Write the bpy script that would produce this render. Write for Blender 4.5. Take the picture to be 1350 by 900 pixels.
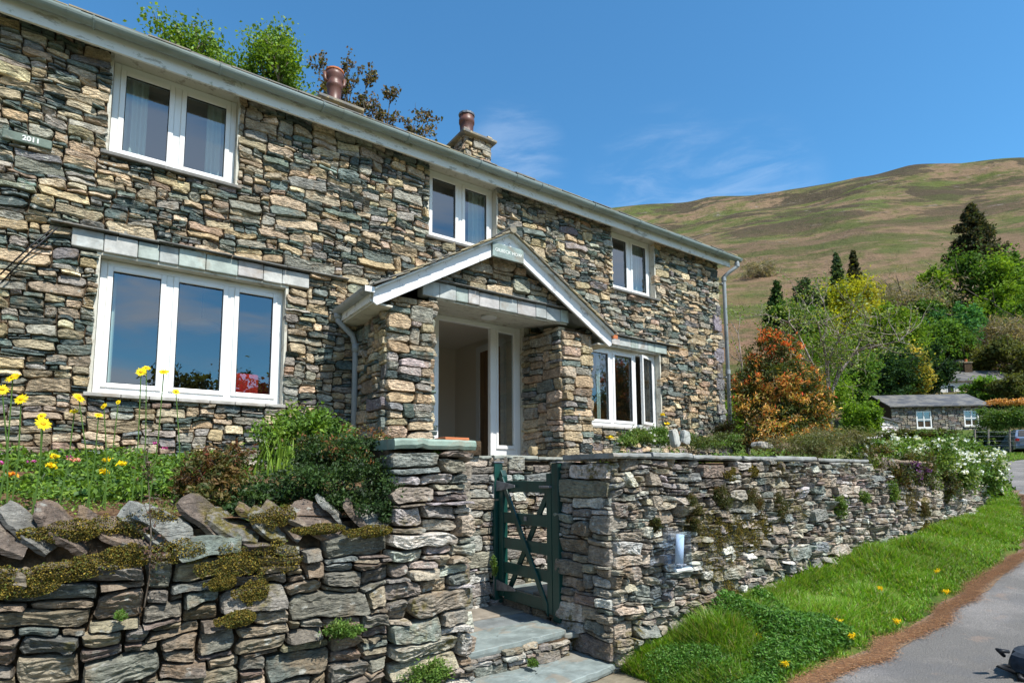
import bpy, math, random
import numpy as np
from mathutils import Matrix, Vector
for o in list(bpy.data.objects): bpy.data.objects.remove(o)
SC=bpy.context.scene; COL=SC.collection
rng=np.random.default_rng(7); random.seed(7)
rad=math.radians
# ------------------------------------------------------------------ camera
F,PX,PY,YAW,PIT,ROL=739.3,669.1,552.8,0.61085,0.09979,-0.00473   # measured on the 1350 px wide photograph
cy_,sy_=math.cos(YAW),math.sin(YAW)
fw=np.array([sy_,cy_,0.]);rt=np.array([cy_,-sy_,0.]);up=np.array([0,0,1.])
f2=fw*math.cos(PIT)+up*math.sin(PIT);u2=-fw*math.sin(PIT)+up*math.cos(PIT)
r3=rt*math.cos(ROL)+u2*math.sin(ROL);u3=-rt*math.sin(ROL)+u2*math.cos(ROL)
cd=bpy.data.cameras.new("camera");cam=bpy.data.objects.new("camera",cd);COL.objects.link(cam)
m=Matrix.Identity(4)
for i in range(3): m[i][0],m[i][1],m[i][2]=r3[i],u3[i],-f2[i]
cam.matrix_world=m
cd.sensor_width=36;cd.lens=F/1350*36;cd.shift_x=(675-PX)/1350;cd.shift_y=(PY-450)/1350
cd.clip_start=.05;cd.clip_end=6000
SC.camera=cam
MR=np.array([r3,-u3,f2])
def ray(x,y): return MR.T@np.array([(x-PX)/F,(y-PY)/F,1.])
def onY(x,y,Y): d=ray(x,y);return d*Y/d[1]
def onR(x,y,r): d=ray(x,y);return d*r/math.hypot(d[0],d[1])      # measured bearing at ground distance r
# ------------------------------------------------------------------ light
SUN_EL,SUN_DX=rad(55),.2
sv=np.array([SUN_DX,-1.,0.]);sv/=np.hypot(sv[0],sv[1]);sv=np.array([sv[0]*math.cos(SUN_EL),sv[1]*math.cos(SUN_EL),math.sin(SUN_EL)])
sd=bpy.data.lights.new("sun",'SUN');sun=bpy.data.objects.new("sun",sd);COL.objects.link(sun)
sd.energy=4.4;sd.angle=rad(.53);sd.color=(1,.955,.88)
sun.rotation_euler=Vector(sv).to_track_quat('Z','Y').to_euler()
W=bpy.data.worlds.new("World");SC.world=W;W.use_nodes=True
nt=W.node_tree;N=nt.nodes;L=nt.links
for n in list(N): N.remove(n)
def wn(t,**k):
    n=N.new(t)
    for a,b in k.items(): setattr(n,a,b)
    return n
out=wn('ShaderNodeOutputWorld');bg=wn('ShaderNodeBackground')
sky=wn('ShaderNodeTexSky',sky_type='NISHITA',sun_disc=False,sun_elevation=SUN_EL,sun_rotation=math.atan2(sv[0],sv[1]),altitude=300,air_density=1.0,dust_density=.25,ozone_density=2.2)
bg.inputs[1].default_value=.122
tc=wn('ShaderNodeTexCoord')
mp=wn('ShaderNodeMapping');mp.inputs['Scale'].default_value=(1.6,1.6,5.5);mp.inputs['Rotation'].default_value=(.25,-.2,.4)
L.new(tc.outputs['Generated'],mp.inputs[0])
no=wn('ShaderNodeTexNoise');no.inputs['Scale'].default_value=1.7;no.inputs['Detail'].default_value=8;no.inputs['Roughness'].default_value=.55;no.inputs['Distortion'].default_value=.7
L.new(mp.outputs[0],no.inputs[0])
def wmath(op,a,b=None,c=None):
    n=wn('ShaderNodeMath',operation=op)
    for i,v in enumerate((a,b,c)):
        if v is None: continue
        if isinstance(v,(int,float)): n.inputs[i].default_value=v
        else: L.new(v,n.inputs[i])
    return n.outputs[0]
def lobe(d,lo,hi):                       # 0..1 cap of sky round a direction
    dp=wn('ShaderNodeVectorMath',operation='DOT_PRODUCT');L.new(tc.outputs['Generated'],dp.inputs[0]);d=np.array(d)/np.linalg.norm(d);dp.inputs[1].default_value=tuple(d)
    mr=wn('ShaderNodeMapRange');mr.clamp=True;L.new(dp.outputs['Value'],mr.inputs[0]);mr.inputs[1].default_value=lo;mr.inputs[2].default_value=hi
    mr.interpolation_type='SMOOTHSTEP'
    return mr.outputs[0]
cr=wn('ShaderNodeMapRange');cr.interpolation_type='SMOOTHSTEP';L.new(no.outputs[0],cr.inputs[0]);cr.inputs[1].default_value=.4;cr.inputs[2].default_value=.6
sep=wn('ShaderNodeSeparateXYZ');L.new(tc.outputs['Generated'],sep.inputs[0])
south=wn('ShaderNodeMapRange');south.clamp=True;L.new(sep.outputs[1],south.inputs[0]);south.inputs[1].default_value=.15;south.inputs[2].default_value=-.3
lw=wn('ShaderNodeMapRange');lw.clamp=True;L.new(sep.outputs[2],lw.inputs[0]);lw.inputs[1].default_value=.75;lw.inputs[2].default_value=.35
c1=wmath('MULTIPLY',wmath('MULTIPLY',cr.outputs[0],south.outputs[0]),lw.outputs[0])
# thin streaks above the fell
mp2=wn('ShaderNodeMapping');mp2.inputs['Scale'].default_value=(4,4,17);mp2.inputs['Rotation'].default_value=(.18,-.22,0)
L.new(tc.outputs['Generated'],mp2.inputs[0])
no2=wn('ShaderNodeTexNoise');no2.inputs['Scale'].default_value=1.9;no2.inputs['Detail'].default_value=9;no2.inputs['Roughness'].default_value=.62;no2.inputs['Distortion'].default_value=.5
L.new(mp2.outputs[0],no2.inputs[0])
cr2=wn('ShaderNodeMapRange');cr2.interpolation_type='SMOOTHSTEP';L.new(no2.outputs[0],cr2.inputs[0]);cr2.inputs[1].default_value=.36;cr2.inputs[2].default_value=.75
lb=wmath('MAXIMUM',lobe(ray(880,270),.988,.9995),wmath('MAXIMUM',lobe(ray(675,215),.995,.9995),lobe(ray(980,262),.992,.9998)))
c2=wmath('MULTIPLY',wmath('MULTIPLY',cr2.outputs[0],lb),.14)
cm=wmath('MAXIMUM',wmath('MULTIPLY',c1,.8),c2)
mx=wn('ShaderNodeMix',data_type='RGBA');L.new(cm,mx.inputs[0]);tn=wn('ShaderNodeMix',data_type='RGBA',blend_type='MULTIPLY');tn.inputs[0].default_value=1;L.new(sky.outputs[0],tn.inputs[6]);tn.inputs[7].default_value=(.5,.98,1.14,1);L.new(tn.outputs[2],mx.inputs[6]);mx.inputs[7].default_value=(6.2,6.6,7.2,1)
L.new(mx.outputs[2],bg.inputs[0]);L.new(bg.outputs[0],out.inputs[0])
vs=SC.view_settings;vs.view_transform='Standard';vs.look='None';vs.exposure=.7;vs.gamma=1
SC.render.engine='CYCLES';SC.cycles.max_bounces=6;SC.cycles.transparent_max_bounces=12;SC.cycles.use_denoising=True
# ------------------------------------------------------------------ helpers
WL={}
def tag(o,label=None,cat=None,group=None,kind=None):
    for k,v in (('label',label),('category',cat),('group',group),('kind',kind)):
        if v: o[k]=v
    return o
def empty(name,loc,label,cat,group=None):
    o=bpy.data.objects.new(name,None);COL.objects.link(o);o.location=loc;o.empty_display_size=.2;WL[o.name]=np.array(loc,float)
    return tag(o,label,cat,group)
def mk(name,V,Fs,mat,parent=None,col=None,smooth=False,bevel=0,solid=0):
    """one mesh object. Fs: list of (n,k) int arrays or list of tuples. V in world metres"""
    V=np.asarray(V,float).reshape(-1,3)
    if isinstance(Fs,np.ndarray): Fs=[Fs]
    elif len(Fs) and not isinstance(Fs[0],np.ndarray):
        Fs=[np.array([f],int) for f in Fs]
    cnt=np.concatenate([np.full(len(f),f.shape[1]) for f in Fs]);idx=np.concatenate([f.ravel() for f in Fs])
    org=WL[parent.name] if parent is not None else np.array([V[:,0].mean(),V[:,1].mean(),V[:,2].min()])
    me=bpy.data.meshes.new(name);me.vertices.add(len(V));me.vertices.foreach_set('co',(V-org).astype(np.float32).ravel())
    me.loops.add(len(idx));me.loops.foreach_set('vertex_index',idx.astype(np.int32))
    me.polygons.add(len(cnt));st=np.zeros(len(cnt),np.int32);st[1:]=np.cumsum(cnt)[:-1];me.polygons.foreach_set('loop_start',st)
    me.polygons.foreach_set('use_smooth',np.full(len(cnt),bool(smooth)))
    me.update(calc_edges=True);me.validate()
    if col is not None:
        a=me.color_attributes.new('col','FLOAT_COLOR','POINT');c=np.ones((len(V),4),np.float32);c[:,:3]=col;a.data.foreach_set('color',c.ravel())
    me.materials.append(mat)
    o=bpy.data.objects.new(name,me);COL.objects.link(o)
    if parent is not None: o.parent=parent
    else: o.location=org
    WL[o.name]=org
    if bevel:
        b=o.modifiers.new('bevel','BEVEL');b.width=bevel;b.segments=2;b.limit_method='ANGLE'
    if solid:
        b=o.modifiers.new('solid','SOLIDIFY');b.thickness=solid
    return o
class B:
    def __init__(s): s.v=[];s.f=[]
    def box(s,x0,x1,y0,y1,z0,z1,T=None):
        p=np.array([(x,y,z) for x in(x0,x1) for y in(y0,y1) for z in(z0,z1)],float)
        if T is not None: p=T(p)
        n=len(s.v);s.v+=list(p);s.f+=[tuple(n+i for i in q) for q in((0,1,3,2),(4,6,7,5),(0,4,5,1),(2,3,7,6),(0,2,6,4),(1,5,7,3))];return s
    def hull8(s,p):        # 8 corners: bottom 4 ccw then top 4
        n=len(s.v);s.v+=[np.array(q,float) for q in p];s.f+=[tuple(n+i for i in q) for q in((3,2,1,0),(4,5,6,7),(0,1,5,4),(1,2,6,5),(2,3,7,6),(3,0,4,7))];return s
    def prism(s,pts,axis,a,b):   # 2D polygon extruded along axis
        n=len(s.v);k=len(pts)
        for t in(a,b):
            for p in pts:
                q=list(p);q.insert(axis,t);s.v.append(np.array(q,float))
        s.f+=[tuple(n+i for i in range(k))[::-1],tuple(n+k+i for i in range(k))]+[(n+i,n+(i+1)%k,n+k+(i+1)%k,n+k+i) for i in range(k)];return s
    def tube(s,P,R,k=8,cap=True):
        P=[np.array(p,float) for p in P]
        if not hasattr(R,'__len__'): R=[R]*len(P)
        n0=len(s.v);prev=None
        for i,p in enumerate(P):
            t=P[min(i+1,len(P)-1)]-P[max(i-1,0)];t=t/(np.linalg.norm(t)+1e-9)
            if prev is None: prev=np.cross(t,(0,0,1)) if abs(t[2])<.9 else np.cross(t,(1,0,0))
            a=prev-t*np.dot(prev,t);a/=np.linalg.norm(a)+1e-9;prev=a;b=np.cross(t,a)
            for j in range(k):
                w=2*math.pi*j/k;s.v.append(p+R[i]*(math.cos(w)*a+math.sin(w)*b))
        for i in range(len(P)-1):
            for j in range(k):
                s.f.append((n0+i*k+j,n0+i*k+(j+1)%k,n0+(i+1)*k+(j+1)%k,n0+(i+1)*k+j))
        if cap:
            s.f.append(tuple(n0+j for j in range(k))[::-1]);s.f.append(tuple(n0+(len(P)-1)*k+j for j in range(k)))
        return s
    def lathe(s,c,prof,k=16):
        n0=len(s.v)
        for r,z in prof:
            for j in range(k):
                w=2*math.pi*j/k;s.v.append(np.array([c[0]+r*math.cos(w),c[1]+r*math.sin(w),c[2]+z]))
        for i in range(len(prof)-1):
            for j in range(k): s.f.append((n0+i*k+j,n0+i*k+(j+1)%k,n0+(i+1)*k+(j+1)%k,n0+(i+1)*k+j))
        s.f.append(tuple(n0+j for j in range(k))[::-1]);s.f.append(tuple(n0+(len(prof)-1)*k+j for j in range(k)));return s
    def mk(s,name,mat,parent=None,**k): return mk(name,np.array(s.v),s.f,mat,parent,**k)
# value noise
def _h(i,j,k,s):
    n=(i*374761393+j*668265263+k*2147483647+s*1274126177)&0xffffffff
    n=((n^(n>>13))*1274126177)&0xffffffff
    return ((n^(n>>16))&0xffff)/65535.
def vn(P,f,seed=0):
    P=np.asarray(P)*f;i=np.floor(P).astype(np.int64);t=P-i;t=t*t*(3-2*t);r=0
    for a in(0,1):
        for b in(0,1):
            for c in(0,1):
                r=r+_h(i[...,0]+a,i[...,1]+b,i[...,2]+c,seed)*np.where(a,t[...,0],1-t[...,0])*np.where(b,t[...,1],1-t[...,1])*np.where(c,t[...,2],1-t[...,2])
    return r*2-1
def fbm(P,f,o=3,seed=0): return sum(vn(P,f*2**k,seed+k)/2**k for k in range(o))
def sm(x): x=np.clip(x,0,1);return x*x*(3-2*x)
# ------------------------------------------------------------------ materials
class MT:
    def __init__(s,name,rough=.85,spec=.3):
        s.m=bpy.data.materials.new(name);s.m.use_nodes=True;s.n=s.m.node_tree.nodes;s.l=s.m.node_tree.links
        s.b=s.n['Principled BSDF'];s.b.inputs['Roughness'].default_value=rough;s.b.inputs['Specular IOR Level'].default_value=spec
        s.tc=s.n.new('ShaderNodeTexCoord');s.geo=None
    def pos(s,scale=(1,1,1)):
        if s.geo is None: s.geo=s.n.new('ShaderNodeNewGeometry')
        mp=s.n.new('ShaderNodeMapping');mp.inputs['Scale'].default_value=scale;s.l.new(s.geo.outputs['Position'],mp.inputs[0]);return mp.outputs[0]
    def noise(s,sc,det=5,ro=.6,scale=(1,1,1),dist=0):
        n=s.n.new('ShaderNodeTexNoise');n.inputs['Scale'].default_value=sc;n.inputs['Detail'].default_value=det;n.inputs['Roughness'].default_value=ro;n.inputs['Distortion'].default_value=dist
        s.l.new(s.pos(scale),n.inputs['Vector']);return n.outputs[0]
    def voro(s,sc,scale=(1,1,1)):
        n=s.n.new('ShaderNodeTexVoronoi');n.inputs['Scale'].default_value=sc;s.l.new(s.pos(scale),n.inputs['Vector']);return n
    def mr(s,x,a,b,c=0,d=1,smooth=True):
        n=s.n.new('ShaderNodeMapRange');n.clamp=True
        if smooth: n.interpolation_type='SMOOTHSTEP'
        s.l.new(x,n.inputs[0]);n.inputs[1].default_value=a;n.inputs[2].default_value=b;n.inputs[3].default_value=c;n.inputs[4].default_value=d;return n.outputs[0]
    def math(s,op,a,b):
        n=s.n.new('ShaderNodeMath');n.operation=op
        for i,v in enumerate((a,b)):
            if isinstance(v,(int,float)): n.inputs[i].default_value=v
            else: s.l.new(v,n.inputs[i])
        return n.outputs[0]
    def mix(s,f,a,b,mode='MIX'):
        n=s.n.new('ShaderNodeMix');n.data_type='RGBA';n.blend_type=mode
        for i,v in((0,f),(6,a),(7,b)):
            if isinstance(v,(int,float)): n.inputs[i].default_value=v
            elif isinstance(v,(tuple,list)): n.inputs[i].default_value=(*v[:3],1)
            else: s.l.new(v,n.inputs[i])
        return n.outputs[2]
    def attr(s,name='col'):
        n=s.n.new('ShaderNodeAttribute');n.attribute_name=name;return n.outputs[0]
    def col(s,c):
        if isinstance(c,(tuple,list)): s.b.inputs['Base Color'].default_value=(*c,1)
        else: s.l.new(c,s.b.inputs['Base Color'])
        return s
    def bump(s,h,strength=.5,dist=.01):
        n=s.n.new('ShaderNodeBump');n.inputs['Strength'].default_value=strength;n.inputs['Distance'].default_value=dist;s.l.new(h,n.inputs['Height'])
        if s.b.inputs['Normal'].is_linked: s.l.new(s.b.inputs['Normal'].links[0].from_socket,n.inputs['Normal'])
        s.l.new(n.outputs[0],s.b.inputs['Normal']);return s
def stone_mat(name,lichen,moss=0,strata=1):
    t=MT(name,.82,.25);c=t.attr()
    br=1.3 if lichen>.6 else 1.13;v=t.mr(t.noise(9,6,.65),.3,.7,.98*br,1.9*br);k=t.n.new('ShaderNodeVectorMath');k.operation='SCALE';t.l.new(c,k.inputs[0]);t.l.new(v,k.inputs[3]);c=k.outputs[0]
    c=t.mix(t.mr(t.noise(5,4),.52,.68,0,.55),c,(.33,.22,.12),'MIX')                     # iron staining
    c=t.mix(t.mr(t.noise(60,3,.7),.55,.75,0,.2),c,(.07,.07,.06))
    w=t.voro(16);li=t.mr(t.math('ADD',w.outputs[0],t.mr(t.noise(28,4),.2,.8,-.25,.25)),.26,.16)
    li=t.math('MULTIPLY',li,t.mr(t.noise(2.3,3),.55-.1*lichen,.66-.1*lichen))
    c=t.mix(t.math('MULTIPLY',li,.85),c,(.52,.52,.46))
    if lichen>.6:
        c=t.mix(t.mr(t.noise(22,6,.75),.62,.7,0,.8),c,(.48,.48,.44))
    if moss: c=t.mix(t.math('MULTIPLY',t.mr(t.noise(1.7,4),.56,.66),t.mr(t.noise(25,4),.4,.6)),c,(.16,.13,.02))
    c=t.mix(t.mr(t.noise(150,3,.8),.3,.6,.3,0),c,(.05,.045,.04));c=t.mix(t.mr(t.noise(45,5,.8),.55,.8,0,.4),c,(.5,.46,.38));bl=t.noise(26,9,.72,(1,1,1.8));c=t.mix(t.mr(bl,.36,.56,.5,0,False),c,(.05,.048,.042));c=t.mix(t.mr(bl,.56,.72,0,.45,False),c,(.5,.44,.34))
    t.col(c);t.bump(t.noise(34,10,.78),.9,.02);vo=t.voro(21,(1,1,2.6));t.bump(vo.outputs[0],.7,.019);vo=t.voro(48,(1,1,3.2));t.bump(vo.outputs[0],.55,.009);t.bump(t.noise(15,6,.65,(1,1,6.5)),.6*strata,.016)
    return t.m
def leaf_mat(name,trans=.35,rough=.5,spec=.3):
    t=MT(name,rough,spec);c=t.attr();t.col(c)
    tr=t.n.new('ShaderNodeBsdfTranslucent');mx=t.n.new('ShaderNodeMixShader');mx.inputs[0].default_value=trans
    g=t.mix(1.,c,(1.3,1.25,.5),'MULTIPLY');t.l.new(g,tr.inputs[0])
    o=t.n['Material Output'];t.l.new(t.b.outputs[0],mx.inputs[1]);t.l.new(tr.outputs[0],mx.inputs[2]);t.l.new(mx.outputs[0],o.inputs[0])
    return t.m
M={}
M['stone']=stone_mat('rubble stone',.35);M['dry']=stone_mat('lichen covered dry stone',1.0,1);M['far_stone']=stone_mat('far stone',.2)
t=MT('dark joint earth',.95,.1);t.col(t.mix(t.mr(t.noise(14,5),.35,.65),(.035,.027,.018),(.11,.075,.045))).bump(t.noise(40,5),.8,.02);M['joint']=t.m
t=MT('slate slab',.6,.4);c=t.attr();k=t.mr(t.noise(7,6,.6),.3,.7,.75,1.25);n=t.n.new('ShaderNodeVectorMath');n.operation='SCALE';t.l.new(c,n.inputs[0]);t.l.new(k,n.inputs[3])
c=t.mix(t.mr(t.noise(3.5,5,.6,dist=1),.54,.66,0,.5),n.outputs[0],(.26,.2,.14));c=t.mix(t.mr(t.noise(18,5,.7),.6,.7,0,.45),c,(.4,.41,.38))
t.col(c).bump(t.noise(12,8,.6),.5,.012);M['slab']=t.m
t=MT('white upvc',.28,.5);t.col(t.mix(t.mr(t.noise(3,4),.45,.8,0,.35),(.8,.8,.78),(.62,.61,.56)));M['upvc']=t.m
t=MT('cream painted reveal',.8,.2);t.col(t.mix(t.mr(t.noise(9,5,.7),.52,.66),(.56,.54,.46),(.34,.31,.25))).bump(t.noise(30,4),.4,.004);M['reveal']=t.m
t=MT('peeling white paint',.6,.3);c=t.mix(t.mr(t.noise(7,7,.7,(.5,1,1.6)),.55,.6),(.7,.71,.67),(.42,.41,.36));c=t.mix(t.mr(t.noise(11,5,.7),.6,.7,0,.6),c,(.2,.23,.12));t.col(c).bump(t.noise(7,7,.7,(.5,1,1.6)),.6,.004);M['peel']=t.m
t=MT('white bargeboard',.5,.4);c=t.mix(t.mr(t.noise(9,6,.75),.57,.62,0,.8),(.78,.78,.78),(.36,.34,.33));t.col(c);M['barge']=t.m
t=MT('grey green gutter',.4,.45);t.col(t.mix(t.mr(t.noise(4,5,.6,(.4,1,1)),.45,.7),(.25,.31,.3),(.18,.21,.17)));M['gutter']=t.m
t=MT('grey downpipe',.4,.45);t.col(t.mix(t.mr(t.noise(5,5),.5,.7),(.3,.33,.34),(.18,.2,.2)));M['pipe']=t.m
t=MT('roof slate',.7,.35);c=t.mix(t.mr(t.noise(2.5,5),.4,.65),(.13,.13,.125),(.3,.25,.15));c=t.mix(t.mr(t.noise(13,4,.7),.56,.64,0,.8),c,(.4,.32,.17));t.col(c).bump(t.noise(15,5),.5,.01);M['roof']=t.m
t=MT('far slate roof',.6,.4);t.col(t.mix(t.mr(t.noise(.9,6,.75,(1,1,3)),.4,.62),(.06,.062,.068),(.16,.15,.13)));M['far_roof']=t.m
t=MT('terracotta pot',.45,.4);t.col(t.mix(t.mr(t.noise(6,5),.45,.65),(.13,.055,.038),(.07,.035,.03)));M['pot']=t.m
t=MT('orange clay',.8,.2);t.col((.5,.17,.07));M['clay']=t.m
t=MT('dark green paint',.35,.45);t.col(t.mix(t.mr(t.noise(8,5,.6,(1,1,.2)),.45,.7),(.008,.055,.044),(.012,.036,.03))).bump(t.noise(20,5,.6,(1,1,.1)),.25,.003);M['gate']=t.m
t=MT('galvanised iron',.5,.5);t.b.inputs['Metallic'].default_value=.6;t.col(t.mix(t.mr(t.noise(12,5),.4,.7),(.3,.31,.33),(.14,.14,.15)));M['iron']=t.m
t=MT('dark rubber',.5,.3);t.col((.012,.013,.015));M['black']=t.m
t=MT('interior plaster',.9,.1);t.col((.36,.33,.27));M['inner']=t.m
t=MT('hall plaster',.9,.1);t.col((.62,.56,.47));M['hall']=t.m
t=MT('interior white wood',.5,.3);t.col((.62,.62,.6));M['wwood']=t.m
t=MT('interior brown door',.5,.3);t.col(t.mix(t.mr(t.noise(6,4,.5,(5,5,.5)),.4,.6),(.2,.12,.06),(.15,.085,.045)));M['bwood']=t.m
t=MT('curtain cloth',.9,.1);t.col((.5,.58,.53));M['curtain']=t.m
t=MT('red fabric',.9,.1);t.col(t.mix(t.mr(t.noise(40,3),.4,.6),(.45,.02,.02),(.3,.02,.02)));M['red']=t.m
t=MT('white letters',.7,.2);t.col((.72,.74,.7));M['letters']=t.m
t=MT('paper',.8,.2);t.col((.72,.78,.86));M['paper']=t.m
t=MT('lamp shade',.6,.2);t.col((.55,.4,.35));M['shade']=t.m
# glass
def glass(name,ior,tint):
    m=bpy.data.materials.new(name);m.use_nodes=True;n=m.node_tree.nodes;l=m.node_tree.links
    for x in list(n): n.remove(x)
    o=n.new('ShaderNodeOutputMaterial');f=n.new('ShaderNodeFresnel');f.inputs[0].default_value=ior;g=n.new('ShaderNodeBsdfGlossy');g.inputs['Roughness'].default_value=.0;g.inputs[0].default_value=(.95,.97,1,1)
    t=n.new('ShaderNodeBsdfTransparent');t.inputs[0].default_value=(*tint,1);x=n.new('ShaderNodeMixShader');gm=n.new('ShaderNodeNewGeometry');s1=n.new('ShaderNodeMath');s1.operation='SUBTRACT';s1.inputs[0].default_value=1;l.new(gm.outputs['Backfacing'],s1.inputs[1]);s2=n.new('ShaderNodeMath');s2.operation='MULTIPLY';l.new(f.outputs[0],s2.inputs[0]);l.new(s1.outputs[0],s2.inputs[1]);l.new(s2.outputs[0],x.inputs[0]);l.new(t.outputs[0],x.inputs[1]);l.new(g.outputs[0],x.inputs[2]);l.new(x.outputs[0],o.inputs[0]);return m
M['glass']=glass('double glazing',2.4,(.86,.9,.9));M['perspex']=glass('clear perspex',1.6,(.85,.9,.95))
M['leaf']=leaf_mat('leaves');M['far_leaf']=leaf_mat('far leaves',.42,.7,.1);M['grass']=leaf_mat('grass blades',.35,.45,.35);M['petal']=leaf_mat('petals',.25,.6,.2)
t=MT('bark',.9,.1);t.col(t.mix(t.mr(t.noise(12,5,.7,(1,1,.3)),.4,.65),(.1,.075,.055),(.26,.23,.19))).bump(t.noise(30,5,.6,(1,1,.3)),.6,.01);M['bark']=t.m
t=MT('pale bark',.9,.1);t.col(t.mix(t.mr(t.noise(16,5,.7,(1,1,.4)),.4,.65),(.2,.15,.12),(.44,.39,.34)));M['pale']=t.m
t=MT('moss',1,.05);c=t.attr();t.col(c);M['moss']=t.m
t=MT('soil and litter',.95,.1);c=t.mix(t.mr(t.noise(8,6),.4,.62),(.09,.05,.03),(.2,.12,.07));c=t.mix(t.mr(t.noise(3,5),.5,.66),c,(.15,.15,.04));t.col(c).bump(t.noise(22,6,.7),1,.03);M['soil']=t.m
# ------------------------------------------------------------------ terrain
def zl(x): return np.interp(x,[-20,-2,3,4,5.5,6.2,7.2,8.7,10.5,13,17,21,26,37,60,90],[-1.9,-1.6,-1.45,-1.42,-1.35,-1.28,-1.15,-1.0,-.85,-.6,-.3,0,.25,.6,1.0,3])
def ey(x): return np.interp(x,[-20,3,7,9,11,14,17,20,26,37,60,90],[2.0,2.05,2.0,2.05,2.3,3.1,4.0,5.0,6.8,8.6,9,9])
TAZ=[-180,-150,-100,-60,-20,10,46.7,51,55.4,60.3,64.1,68.3,72.2,75.6,79.2,84.9,95,110,140,180]
TTV=[.08,.11,.26,.36,.4,.44,.48,.488,.496,.492,.481,.476,.457,.433,.42,.382,.3,.22,.1,.08]
def G(x,y):
    x=np.asarray(x,float);y=np.asarray(y,float);r=np.hypot(x,y);az=np.degrees(np.arctan2(x,y))
    d=y-ey(x);z=zl(x)+np.interp(x,[3,8,12,14],[.2,.18,.03,0.])*sm(d/1.1)*sm((x-3.3)/1.6)-.28*sm((3.6-x)/.7)*sm(d/.5)+.12*sm((-d-3.2)/2.0)
    T=np.interp(r,[0,30,44,66,90,120,200,350,500,700,800,1100,1500],[0,.035,.055,.07,.125,.18,.26,.355,.42,.485,.47,.36,.25])*np.interp(az,TAZ,TTV)/.48
    P=np.stack([x,y,0*x],-1);T=T*.97*(1+.03*vn(P,.006,3)*sm((r-150)/200)+.02*vn(P,.02,4)*sm((r-100)/200)*(r<1000))
    # keep the measured skyline
    w=sm((r-36)/26);w=np.where(az<30,sm((r-16)/60),w)
    return z*(1-w)+r*T*w
def grid_mesh(name,xs,ys,fn,mat,flip=False,**k):
    X,Y=np.meshgrid(xs,ys,indexing='ij');Z=fn(X,Y);n,mm=X.shape;V=np.stack([X,Y,Z],-1).reshape(-1,3)
    i=np.arange(n*mm).reshape(n,mm);q=np.stack([i[:-1,:-1],i[1:,:-1],i[1:,1:],i[:-1,1:]],-1).reshape(-1,4)
    if flip: q=q[:,::-1]
    return mk(name,V,q,mat,smooth=True,**k)
t=MT('verge and field grass ground',.95,.1);c=t.mix(t.mr(t.noise(1.3,5),.4,.6),(.05,.09,.015),(.09,.12,.025));c=t.mix(t.mr(t.noise(.13,4),.5,.62),c,(.13,.13,.05));t.col(c).bump(t.noise(18,5),.8,.04);M['ground']=t.m
t=MT('fell side',.95,.05)
base=t.mix(t.mr(t.noise(.012,7,.65,(1,1,2.4),.3),.42,.53),(.085,.105,.03),(.2,.13,.082))       # grass / dead bracken
base=t.mix(t.mr(t.noise(.05,6,.65),.5,.62,0,.7),base,(.075,.095,.02))
sepz=t.n.new('ShaderNodeSeparateXYZ');t.l.new(t.pos(),sepz.inputs[0])
hi=t.mr(sepz.outputs[2],90,230)
base=t.mix(t.math('MULTIPLY',t.mr(t.noise(.01,9,.7,(1,1,2.6),.5),.485,.535),hi),base,(.055,.042,.03))   # heather
base=t.mix(t.math('MULTIPLY',t.mr(t.noise(.03,7,.75,(1,1,3),1),.6,.66,0,.8),hi),base,(.27,.23,.2))        # scree
base=t.mix(t.mr(t.noise(.25,5,.8),.6,.7,0,.6),base,(.045,.045,.025))
base=t.mix(t.mr(t.noise(.9,4,.7),.35,.7,0,.35),base,(.15,.12,.06));base=t.mix(t.mr(t.noise(.022,8,.7,(1,1,2.)),.52,.6,0,.6),base,(.065,.075,.025))
base=t.mix(t.mr(t.noise(.16,8,.8,(1,1,2)),.5,.66,0,.6),base,(.055,.06,.022));base=t.mix(t.mr(t.noise(.35,7,.8),.6,.72,0,.6),base,(.28,.22,.14))
lo=t.mr(sepz.outputs[2],35,120,.75,0);base=t.mix(t.math('MULTIPLY',lo,t.mr(t.noise(.03,7,.7),.42,.56)),base,(.22,.125,.08))
base=t.mix(1.,base,(1.12,1.12,1.12),'MULTIPLY')
t.col(base).bump(t.noise(.08,8,.65),1,6);t.bump(t.noise(.6,6,.7),.8,.8);M['fell']=t.m
tag(grid_mesh('ground',np.concatenate([np.arange(-14,2,.4),np.arange(2,20,.16),np.arange(20,60,.6)]),np.concatenate([np.arange(-16,0,.5),np.arange(0,8,.12),np.arange(8,34,.6)]),lambda x,y:G(x,y)-.015,M['ground']),kind='structure')
az=np.radians(np.linspace(-180,180,721));rr=np.concatenate([np.linspace(17,60,30),np.geomspace(63,1500,150)])
A_,R_=np.meshgrid(az,rr,indexing='ij');Xf=np.sin(A_)*R_;Yf=np.cos(A_)*R_
near=sm((np.maximum(np.maximum(np.maximum(-13-Xf,Xf-58),0),np.maximum(-15-Yf,Yf-32)))/3)
Zf=G(Xf,Yf)-.35*(1-near)-.03;i=np.arange(Xf.size).reshape(Xf.shape);q=np.stack([i[:-1,:-1],i[:-1,1:],i[1:,1:],i[1:,:-1]],-1).reshape(-1,4)
tag(mk('hillside',np.stack([Xf,Yf,Zf],-1).reshape(-1,3),q,M['fell'],smooth=True),kind='structure')
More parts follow.
